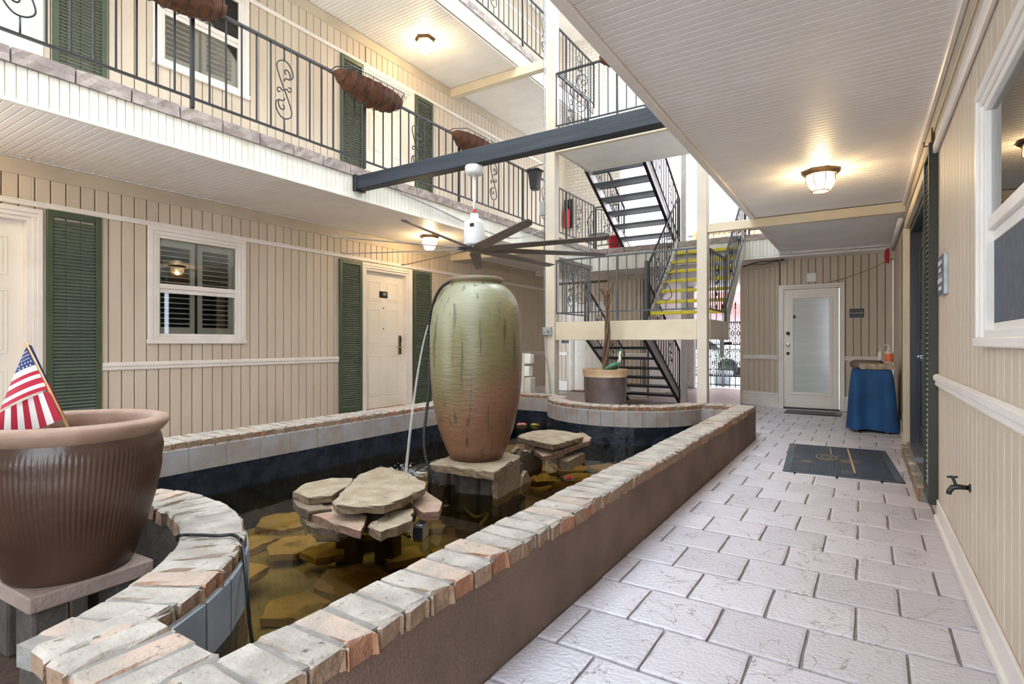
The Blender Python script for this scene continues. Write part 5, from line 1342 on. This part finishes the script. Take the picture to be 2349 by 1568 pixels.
# ------------------------------------------------------------------ far planter with dry trunk and bird
FP = Vector((-3.10, 7.33, 0))
pt2 = thing('glazed_planter', 'dark brown glazed planter with tan rim before the stairs', 'pot', tuple(FP))
part('body', MB().lathe([(.001, 0), (.20, 0), (.215, .02), (.26, .18), (.29, .38), (.302, .55), (.304, .66), (.30, .70)], 40, cap=False), 'pot_dark', pt2, True)
part('rim', MB().lathe([(.30, .695), (.312, .71), (.318, .75), (.324, .785), (.318, .80), (.30, .803), (.286, .79), (.28, .72)], 40, cap=False), 'pot_tan', pt2, True)
part('soil', MB().lathe([(.284, .735), (.001, .745)], 24, cap=False), 'soil', pt2)
tr = thing('dry_tree', 'dry twisted bare trunk growing from the glazed planter', 'tree', tuple(FP + Vector((0, 0, .74))))
rr = random.Random(12)
for s in range(3):
    P = []
    for k in range(22):
        t = k / 21; a = 2.1 * s + 5.5 * t; r_ = .035 * (1 - .55 * t)
        P.append(Vector((r_ * math.cos(a) + .06 * t * math.sin(3 * t), r_ * math.sin(a), -.02 + 1.17 * t)))
    part('trunk', MB().tube(P, [.027 * (1 - .5 * k / 21) for k in range(22)], 7), 'bark', tr, True)
for k in range(13):
    a = rr.uniform(0, 6.28); z = .95 + rr.uniform(-.05, .2); L = rr.uniform(.1, .26)
    p = Vector((.015, 0, z)); q = p + Vector((math.cos(a) * L * .35, math.sin(a) * L * .35, L * .6)); e = q + Vector((math.cos(a + 1) * .06, math.sin(a + 1) * .06, .07))
    part('branch', MB().tube([p, (p + q) / 2 + Vector((.012, 0, 0)), q, e], [.013, .011, .008, .004], 5), 'bark', tr, True)
bd = thing('bird_ornament', 'green and white bird ornament sitting in the glazed planter', 'ornament', tuple(FP + Vector((.13, -.03, .745))), R(40))
part('body', MB().tube([(-.15, 0, .02), (-.09, 0, .055), (0, 0, .09), (.06, 0, .115), (.085, 0, .15)], [.012, .04, .062, .05, .028], 12), 'bird_green', bd, True)
part('neck', MB().tube([(.08, 0, .14), (.10, 0, .2), (.1, 0, .27), (.11, 0, .31)], [.03, .022, .016, .018], 10), 'bird_white', bd, True)
part('head', MB().ball((.117, 0, .325), .024, 10, 7, (1.2, .9, .9)), 'bird_green', bd, True)
part('beak', MB().tube([(.135, 0, .325), (.185, 0, .315)], [.009, .002], 6), 'mat_tan', bd)
for s in (-1, 1): part('wing', MB().tube([(-.13, s * .04, .05), (-.04, s * .062, .085), (.04, s * .05, .11)], [.006, .03, .02], 8, flat=.5), 'leaf_dark', bd, True)

# ------------------------------------------------------------------ ceiling fan
fn = thing('ceiling_fan', 'large nine blade fan hanging from the dark timber beam', 'fan', (-3.136, 4.24, 2.85))
part('canopy', MB().lathe([(.03, .014), (.085, .012), (.09, 0), (.088, -.05), (.07, -.07), (.03, -.072)], 28), 'white_metal', fn, True)
part('downrod', MB().tube([(0, 0, -.07), (0, 0, -.5)], .0135, 12), 'white_metal', fn, True)
part('warning_tag', MB().tube([(0, 0, -.40), (0, 0, -.44)], .0155, 12), 'red_paint', fn)
mt_ = part('motor_housing', MB().lathe([(.04, -.445), (.042, -.49), (.055, -.495), (.075, -.515), (.095, -.525), (.1, -.54), (.1, -.73), (.095, -.745), (.06, -.75)], 32), 'white_metal', fn, True)
for k in range(4): part('vent', box(.058 + k * .011 - .034, .063 + k * .011 - .034, -.104, -.09, -.585, -.555), 'sign_black', mt_)
part('hub', MB().lathe([(.03, -.745), (.085, -.755), (.09, -.78), (.07, -.80), (.03, -.803)], 28), 'blade', fn, True)
bm_ = MB(); xs = [.07, .2, .5, 1.0, 1.3, 1.345]; hw = [.035, .058, .052, .044, .04, .02]; v = []
for i, x in enumerate(xs):
    tw = R(-14)
    for s, t in ((-1, 0), (1, 0), (1, .006), (-1, .006)):
        w_ = hw[i] * s; v.append((x, w_ * math.cos(tw), w_ * math.sin(tw) + t + (.012 if i == 5 else 0)))
f = [(i * 4 + a, i * 4 + (a + 1) % 4, (i + 1) * 4 + (a + 1) % 4, (i + 1) * 4 + a) for i in range(5) for a in range(4)] + [(3, 2, 1, 0), (20, 21, 22, 23)]
bme = bm_.add(v, f).mesh('blade', 'blade')
for k in range(9): link('blade', bme, fn, (0, 0, -.785), (0, R(.5), R(4 + 40 * k)))
for k in range(9): part('blade_bracket', MB().box(.05, .17, -.02, .02, .008, .018), 'steel', fn, loc=(0, 0, -.785), rot=(0, 0, R(4 + 40 * k)))

# ------------------------------------------------------------------ ceiling lanterns
def lantern(loc, label, n=6, s=1.0, wide=False, power=1.0):
    o = thing('ceiling_lantern', label, 'lamp', loc)
    rt_, rb, h = (.115, .068, .17) if not wide else (.125, .075, .15)
    rt_, rb, h = rt_ * s, rb * s, h * s
    def ng(r, z): return [(r * math.cos(6.2832 * (k + .5) / n), r * math.sin(6.2832 * (k + .5) / n), z) for k in range(n)]
    pl = MB().lathe([(.03, 0), (rt_ * 1.32, 0), (rt_ * 1.32, -.012), (rt_ * 1.12, -.03), (rt_ * 1.1, -.038), (.03, -.038)], n)
    part('base_plate', pl, 'brass', o, rot=(0, 0, 3.1416 / n))
    rm = rt_ * (1.02 if wide else .95)
    lv = [(rt_, -.036), (rm, -.036 - h * .45), (rb, -.036 - h)]
    gl = MB(); 
    for i in range(2):
        A = ng(*lv[i]); B = ng(*lv[i + 1])
        for k in range(n): gl.add([A[k], A[(k + 1) % n], B[(k + 1) % n], B[k]], [(0, 1, 2, 3)])
    part('glass_shade', gl, 'lamp_glass', o)
    part('bottom_glass', MB().add(ng(rb, lv[2][1]), [tuple(range(n))]), 'lamp_glass', o)
    A, B, C_ = ng(*lv[0]), ng(*lv[1]), ng(*lv[2])
    for k in range(n): part('frame_bar', MB().tube([A[k], B[k], C_[k]], .0045, 5), 'brass', o)
    part('frame_ring', MB().tube(C_, .006, 5, closed=True), 'brass', o)
    part('bulb', MB().ball((0, 0, -.10), .03 * s, 10, 8, (1, 1, 1.3)), 'bulb', o, True)
    part('socket', MB().tube([(0, 0, -.035), (0, 0, -.075)], .016, 8), 'white_plastic', o)
    ld = bpy.data.lights.new('lamp_light', 'POINT'); ld.energy = LAMP_W * power; ld.color = (1.0, .76, .45); ld.shadow_soft_size = .035
    lo = link('lamp_light', ld, o, (0, 0, -.15))
    return o
lantern((-5.45, 6.25, Z1 - .001), 'six sided brass lantern on the ceiling by door 101')
lantern((-5.45, 6.15, Z2 - .001), 'six sided brass lantern on the second floor ceiling')
lantern((-.33, 5.86, Z1 - .001), 'wide eight sided brass lantern lit on the walkway ceiling', 8, 1.0, True)
lantern((-5.45, .62, Z1 - .001), 'brass lantern on balcony ceiling past the dark green shutter')

# ------------------------------------------------------------------ coco planters on railings
def planter(loc, rz, label, L=.92, r_=.165):
    o = thing('railing_planter', label, 'planter', loc, rz)
    n, m = 14, 9; v = []; rr = random.Random(len(label) * 7)
    for i in range(n + 1):
        t = i / n; x = (t - .5) * L; e = math.sin(math.pi * min(max(t, .0), 1)) ** .35 if 0 < t < 1 else .0
        k_ = max(.35, e) * (1 + rr.uniform(-.05, .05))
        for j in range(m + 1):
            a = math.pi * j / m; bulge = 1 + .05 * math.cos(2 * math.pi * 6 * t)
            v.append((x, -r_ * .5 + r_ * k_ * bulge * math.cos(a) * .95, -r_ * 1.35 * k_ * bulge * math.sin(a)))
    f = [(i * (m + 1) + j, i * (m + 1) + j + 1, (i + 1) * (m + 1) + j + 1, (i + 1) * (m + 1) + j) for i in range(n) for j in range(m)]
    f += [tuple(range(m + 1)), tuple(n * (m + 1) + j for j in reversed(range(m + 1)))]
    part('coco_liner', MB().add(v, f), 'coco', o, True)
    ring = [(-L / 2 - .01, -r_ * .5, .025), (-L / 2 + .08, -r_ * 1.45, .025), (L / 2 - .08, -r_ * 1.45, .025), (L / 2 + .01, -r_ * .5, .025), (L / 2 - .02, r_ * .45, .025), (-L / 2 + .02, r_ * .45, .025)]
    part('rim_wire', MB().tube(ring, .006, 5, closed=True), 'iron', o)
    for i in range(9):
        x = (-.5 + (i + .5) / 9) * L; e = max(.4, math.sin(math.pi * (i + .5) / 9) ** .35)
        P = [(x, -r_ * .5 + r_ * e * 1.04 * math.cos(math.pi * j / 8) * .97, .02 if j in (0, 8) else -r_ * 1.4 * e * math.sin(math.pi * j / 8)) for j in range(9)]
        part('basket_wire', MB().tube(P, .0045, 5), 'iron', o)
    return o
zr = D2 + .91
planter((-4.70, 4.30, zr - .02), R(90), 'brown coco fibre planter on railing in front of upper door')
planter((-4.70, 6.26, zr - .02), R(90), 'brown coco fibre planter on railing above the dark beam end')
planter((-4.70, 2.18, zr - .0), R(90), 'brown coco fibre planter on railing before the upper window')
planter((-2.80, 7.62, 2.93 + 1.5 + .95), 0, 'coco fibre planter on the upper stair landing railing')

# ------------------------------------------------------------------ blue covered table
tb = thing('covered_table', 'small table hidden under a hanging blue cloth', 'table', (.095, 9.05, 0))
def cloth_table(w, d, h):
    mb = MB(); n = 88; rr = random.Random(5); per = []
    base = [(-w / 2, -d / 2), (w / 2, -d / 2), (w / 2, d / 2), (-w / 2, d / 2)]
    L = [w, d, w, d]; tot = sum(L)
    for k in range(n):
        s = tot * k / n; i = 0
        while s > L[i]: s -= L[i]; i += 1
        a = base[i]; b = base[(i + 1) % 4]; t = s / L[i]; per.append((a[0] + (b[0] - a[0]) * t, a[1] + (b[1] - a[1]) * t, (b[1] - a[1]) / L[i], -(b[0] - a[0]) / L[i], k))
    rows = [(h - .002, -.012), (h - .012, .002), (h * .86, .012), (h * .6, .028), (h * .3, .04), (.03, .05)]
    v = [(0, 0, h)]
    for ri, (z, off) in enumerate(rows):
        for (x, y, nx, ny, k) in per:
            fold = (.5 * math.sin(k * .9) + .5 * math.sin(k * .47 + 1)) * .034 * ri / 3
            o = off * .75 + fold
            v.append((x + nx * o, y + ny * o, z + (.012 * math.sin(k * .31) if ri == len(rows) - 1 else 0)))
    f = [(0, 1 + k, 1 + (k + 1) % n) for k in range(n)]
    for ri in range(len(rows) - 1):
        for k in range(n): f.append((1 + ri * n + k, 1 + (ri + 1) * n + k, 1 + (ri + 1) * n + (k + 1) % n, 1 + ri * n + (k + 1) % n))
    return mb.add(v, f)
part('table_top', MB().box(-.2, .2, -.46, .46, .79, .812), 'wood_brown', tb)
for sx in (-1, 1):
    for sy in (-1, 1): part('leg', MB().box(sx * .17 - .02, sx * .17 + .02, sy * .42 - .02, sy * .42 + .02, 0, .79), 'wood_brown', tb)
ct = solo('tablecloth', cloth_table(.43, .95, .82), 'blue_cloth', 'blue cloth draped to the ground over the small table', 'cloth', (.095, 9.05, 0), smooth=True)
def bundle(loc, rz, w, d, h, m, label):
    o = thing('newspaper_bundle', label, 'bag', loc, rz)
    P = []; 
    for k in range(9):
        a = math.pi * (.5 + k / 8); P.append((-w / 2 + h / 2 + h / 2 * math.cos(a), h / 2 + h / 2 * math.sin(a)))
    P += [(w / 2, 0.004), (w / 2 - .02, h * .55), (w / 2 - .06, h * .96)]
    n = len(P); v = [(x, -d / 2, z) for x, z in P] + [(x, d / 2, z) for x, z in P]
    part('fold', MB().add(v, [tuple(range(n)), tuple(reversed(range(n, 2 * n)))] + [(i, n + i, n + (i + 1) % n, (i + 1) % n) for i in range(n)]), m, o)
    for k in range(4): part('sheet', MB().box(-w / 2 + .06 + k * .004, w / 2 - .01 - k * .01, -d / 2 - .002, d / 2 + .002, h * (.2 + .17 * k), h * (.2 + .17 * k) + .004), 'paper', o)
    return o
bundle((.16, 8.74, .824), R(4), .42, .26, .075, 'paper', 'tan folded bag lying on the blue covered table')
bundle((.06, 9.05, .824), R(-6), .40, .30, .11, 'paper_print', 'dark patterned folded bag behind the tan one')
bt = thing('soap_bottle', 'orange and clear pump bottle standing on the folded bag', 'bottle', (.29, 8.78, .90))
part('body', MB().lathe([(.004, 0), (.045, 0), (.048, .01), (.048, .14), (.04, .165), (.016, .18), (.016, .19)], 18), 'clear_gel', bt, True)
part('label', MB().lathe([(.0495, .03), (.0495, .13)], 18, cap=False), 'orange', bt, True)
part('pump', MB().tube([(0, 0, .19), (0, 0, .245)], .007, 8).tube([(0, 0, .245), (-.045, 0, .243)], .008, 8).tube([(0, 0, .188), (0, 0, .206)], .018, 10), 'white_plastic', bt, True)
bt2 = thing('soap_bottle', 'smaller clear pump bottle beside the orange one', 'bottle', (.20, 8.92, .935))
part('body', MB().lathe([(.004, 0), (.032, 0), (.034, .01), (.034, .10), (.012, .125), (.012, .14)], 16), 'clear_gel', bt2, True)
part('pump', MB().tube([(0, 0, .14), (0, 0, .18)], .006, 8).tube([(0, 0, .18), (-.035, 0, .178)], .006, 8), 'white_plastic', bt2, True)

# ------------------------------------------------------------------ mats
mt1 = thing('door_mat', 'blue grey ribbed rubber mat on the walkway paving', 'mat', (-.205, 6.35, .002), R(3.6))
part('base', MB().box(-.46, .46, -.77, .77, 0, .008, ch=.003), 'mat_rubber', mt1)
mb = MB()
for k in range(58):
    x = -.40 + k * .0138
    if x > .40: break
    mb.box(x, x + .0075, -.74, .74, .007, .014)
rb_ = part('ribs', mb, 'mat_rib', mt1); rb_['kind'] = 'stuff'
part('worn_strip', MB().box(.10, .118, -.62, .68, .0135, .0148), 'mat_tan', mt1); part('worn_strip', MB().box(-.06, -.05, .25, .66, .0135, .0148), 'mat_tan', mt1)
part('emblem', MB().tube([(-.10 + .09 * math.cos(6.283 * k / 20), .05 + .16 * math.sin(6.283 * k / 20), .0135) for k in range(20)], .005, 4, closed=True).tube([(-.10 + .05 * math.cos(6.283 * k / 16), .05 + .09 * math.sin(6.283 * k / 16), .0135) for k in range(16)], .004, 4, closed=True), 'mat_tan', mt1)
mt2 = solo('door_mat', MB().box(-.41, .41, -.25, .25, 0, .012, ch=.003), 'rubber', 'thin black mat in front of the glazed white door', 'mat', (-.70, 10.42, .002))

# ------------------------------------------------------------------ fittings on the posts
hl = thing('hanging_lantern', 'dark tapered box lantern hanging from the tall post', 'lantern', (-4.43, 7.62, 3.62))
def frus(a, b, z0, z1): 
    return MB().add([(-a, -a, z0), (a, -a, z0), (a, a, z0), (-a, a, z0), (-b, -b, z1), (b, -b, z1), (b, b, z1), (-b, b, z1)], [(3, 2, 1, 0), (4, 5, 6, 7)] + [(i, (i + 1) % 4, 4 + (i + 1) % 4, 4 + i) for i in range(4)])
part('body', frus(.055, .085, .02, .30), 'iron', hl); part('roof', MB().box(-.11, .11, -.11, .11, .30, .32, ch=.004), 'iron', hl); part('base', MB().box(-.05, .05, -.05, .05, 0, .02), 'iron', hl)
part('hanger', MB().tube([(.22, 0, .40), (-.14, 0, .36), (-.16, 0, .33)], .006, 5).tube([(0, 0, .32), (0, 0, .38)], .004, 5), 'iron', hl)
cd = thing('conduit_pipe', 'grey conduit with switch box running down tall cream post', 'pipe', (-4.235, 7.60, .9))
part('pipe', MB().tube([(0, -.02, .45), (0, -.02, 6.0)], .012, 8), 'steel', cd, True)
part('junction_box', MB().box(-.06, .02, -.07, -.0, 2.28, 2.5, ch=.006), 'grey_box', cd)
part('lower_pipe', MB().tube([(.03, -.045, .40), (.035, -.045, .1), (.10, -.05, -.25), (.125, -.05, -.55), (.13, -.05, -.88)], .012, 8), 'grey_box', cd, True)
ob = thing('outlet_box', 'grey double outlet box on the tall cream post', 'outlet', (-4.165, 7.575, 1.295))
part('box', MB().box(-.075, .075, -.05, 0, 0, .125, ch=.006), 'grey_box', ob)
for s in (-1, 1): part('cover', MB().lathe([(.024, 0), (.024, .008), (.004, .012)], 12), 'steel', ob, loc=(s * .033, -.05, .06), rot=(R(90), 0, 0))
mp_ = thing('call_box_stand', 'white utility pedestal boxes beside the tall post', 'box', (-4.62, 7.62, 0))
part('cabinet', MB().box(-.16, .05, -.12, .12, 0, 1.0, ch=.01), 'box_white', mp_); part('upper_box', MB().box(.05, .165, -.1, .02, .84, .99, ch=.006), 'white_plastic', mp_)
part('middle_box', MB().box(.05, .14, -.1, .02, .64, .80, ch=.006), 'white_plastic', mp_); part('lower_box', MB().box(.05, .165, -.1, .06, .0, .62, ch=.006), 'box_white', mp_)
part('antenna_panel', MB().box(-.13, -.055, -.14, -.12, .84, 1.17, ch=.004), 'grey_box', mp_)
solo('wall_box', MB().box(-.06, .06, -.04, 0, 0, .16, ch=.004), 'white_plastic', 'small white alarm box on second floor wall past the green shutter', 'fitting', fac(LEFT, 8.72, -.001, 4.98), R(90))
solo('beam_cable', MB().tube(catmull([Vector((-4.74, 4.9, 3.02)), Vector((-4.5, 4.36, 3.045)), Vector((-4.2, 4.27, 3.03)), Vector((-3.6, 4.26, 3.025))], 6), .007, 6), 'steel', 'thin grey conduit looping onto the dark timber beam', 'cable', smooth=True)
solo('fascia_cable', MB().tube(catmull([Vector((-4.73, 4.9, 2.99)), Vector((-4.72, 5.6, 2.93)), Vector((-4.72, 6.4, 2.85)), Vector((-4.6, 7.2, 2.80)), Vector((-4.24, 7.56, 2.95))], 6), .008, 6), 'steel', 'grey cable running along the balcony fascia to the tall post', 'cable', smooth=True)
fe = thing('fire_extinguisher', 'red fire extinguisher in holder on second floor rear wall', 'extinguisher', (-6.02, 11.9, 3.95))
part('bracket', MB().box(-.1, .1, .06, .09, 0, .7), 'black_paint', fe); part('cylinder', MB().lathe([(.004, 0), (.06, 0), (.065, .02), (.065, .4), (.03, .46), (.02, .48)], 14), 'red_paint', fe, True); part('valve', MB().tube([(0, 0, .47), (0, 0, .54), (.05, 0, .55)], .012, 6), 'black_paint', fe)
ch = thing('wire_chair', 'black wrought iron garden chair on the rear walkway', 'chair', (-4.85, 11.15, 3.08), R(200))
for sx in (-1, 1):
    for sy in (-1, 1): part('leg', MB().tube([(sx * .2, sy * .2, .44), (sx * .23, sy * .23, 0)], .011, 6), 'iron', ch)
part('seat', MB().lathe([(.004, .44), (.23, .44), (.23, .455), (.004, .46)], 20), 'iron', ch)
for k in range(7):
    x = -.18 + k * .06; part('back_bar', MB().tube([(x, .2, .45), (x * 1.1, .26, .7), (x * .9, .27, .9 - abs(x))], .007, 5), 'iron', ch)
part('back_loop', MB().tube([(-.21, .2, .45), (-.24, .26, .7), (-.14, .28, .9), (0, .28, .95), (.14, .28, .9), (.24, .26, .7), (.21, .2, .45)], .012, 6), 'iron', ch)
rb2 = thing('red_bucket', 'red plastic tub on the second floor rear walkway', 'bucket', (-4.35, 10.9, 3.08))
part('body', MB().lathe([(.004, 0), (.14, 0), (.16, .02), (.2, .3), (.215, .31), (.19, .3)], 20), 'red_paint', rb2, True); part('lid', MB().lathe([(.21, .3), (.1, .36), (.004, .37)], 20, cap=False), 'red_paint', rb2, True)

# ------------------------------------------------------------------ the street beyond the gate
solo('street_ground', MB().box(-40, 30, 15.35, 60, -.3, -.03), 'asphalt', 'pale sunlit street beyond the gate', 'street', kind='structure')
bd_ = thing('brick_building', 'red brick building across the street', 'building', (-8, 27, 0))
part('wall', MB().box(-14, 20, 0, .5, -.1, 13), 'red_brick_glare', bd_); part('cornice', MB().box(-14, 20, -.3, .5, 12.6, 13.1), 'far_white', bd_)
for i in range(7):
    for j in range(3):
        x = -11 + i * 4.2; z = 3.9 + j * 3.2
        wn = part('window', MB().box(x, x + 1.8, -.1, .1, z, z + 1.9), 'far_white', bd_); part('glazing', MB().box(x + .1, x + 1.7, -.12, -.1, z + .1, z + 1.8), 'grey_box', wn)
aw = thing('street_awning', 'pink red scalloped awning across the street', 'awning', (-5.2, 25.55, 2.55))
part('canopy', MB().add([(-3, 1.4, 1.0), (3, 1.4, 1.0), (3, 0, .3), (-3, 0, .3), (-3, 1.4, .95), (3, 1.4, .95), (3, 0, .25), (-3, 0, .25)], [(0, 1, 2, 3), (7, 6, 5, 4), (0, 3, 7, 4), (1, 5, 6, 2), (3, 2, 6, 7), (0, 4, 5, 1)]), 'awning_red', aw)
for k in range(14):
    x = -3 + k * 6 / 14; part('scallop', MB().box(x, x + .4, -.02, 0, -.05, .28, ch=.008), 'awning_red', aw)
op = thing('street_planter', 'grey pot with small shrub outside the gate', 'pot', (-3.35, 16.3, -.03))
part('pot', MB().lathe([(.004, 0), (.2, 0), (.28, .3), (.3, .42), (.27, .42), (.25, .36)], 18), 'grey_box', op, True)
rr = random.Random(8); mb = MB()
for k in range(160):
    a = rr.uniform(0, 6.28); r_ = .24 * math.sqrt(rr.random()); z = .4 + rr.random() * .75; s = .05
    p = Vector((r_ * math.cos(a), r_ * math.sin(a), z)); d = Vector((rr.uniform(-1, 1), rr.uniform(-1, 1), rr.uniform(-.2, 1))).normalized(); sd = d.orthogonal().normalized()
    mb.add([p - sd * s * .4, p + d * s, p + sd * s * .4, p - d * s], [(0, 1, 2, 3)])
fo = part('foliage', mb, 'leaf_dark', op); fo['kind'] = 'stuff'
part('stem', MB().tube([(0, 0, .3), (0, 0, .9)], .02, 6), 'bark', op)
cr2 = thing('parked_car', 'white parked car across the street seen through gate', 'car', (-5.4, 21.5, -.03))
prof2 = [(-2.1, .35), (-2.1, .75), (-1.9, .9), (-1.2, 1.0), (-.6, 1.42), (.7, 1.45), (1.4, 1.02), (2.0, .92), (2.15, .7), (2.15, .35)]
n = len(prof2); v = [(x, -.85, z) for x, z in prof2] + [(x, .85, z) for x, z in prof2]
part('body', MB().add(v, [tuple(range(n)), tuple(reversed(range(n, 2 * n)))] + [(i, n + i, n + (i + 1) % n, (i + 1) % n) for i in range(n)]), 'far_white', cr2)
part('side_window', MB().add([(-.95, -.86, 1.0), (-.5, -.86, 1.34), (.6, -.86, 1.37), (1.1, -.86, 1.0)], [(0, 1, 2, 3)]), 'dark_room', cr2)
for x in (-1.35, 1.35):
    for y in (-.86, .86): part('wheel', MB().tube([(x, y - .08, .33), (x, y + .08, .33)], .33, 18), 'rubber', cr2)
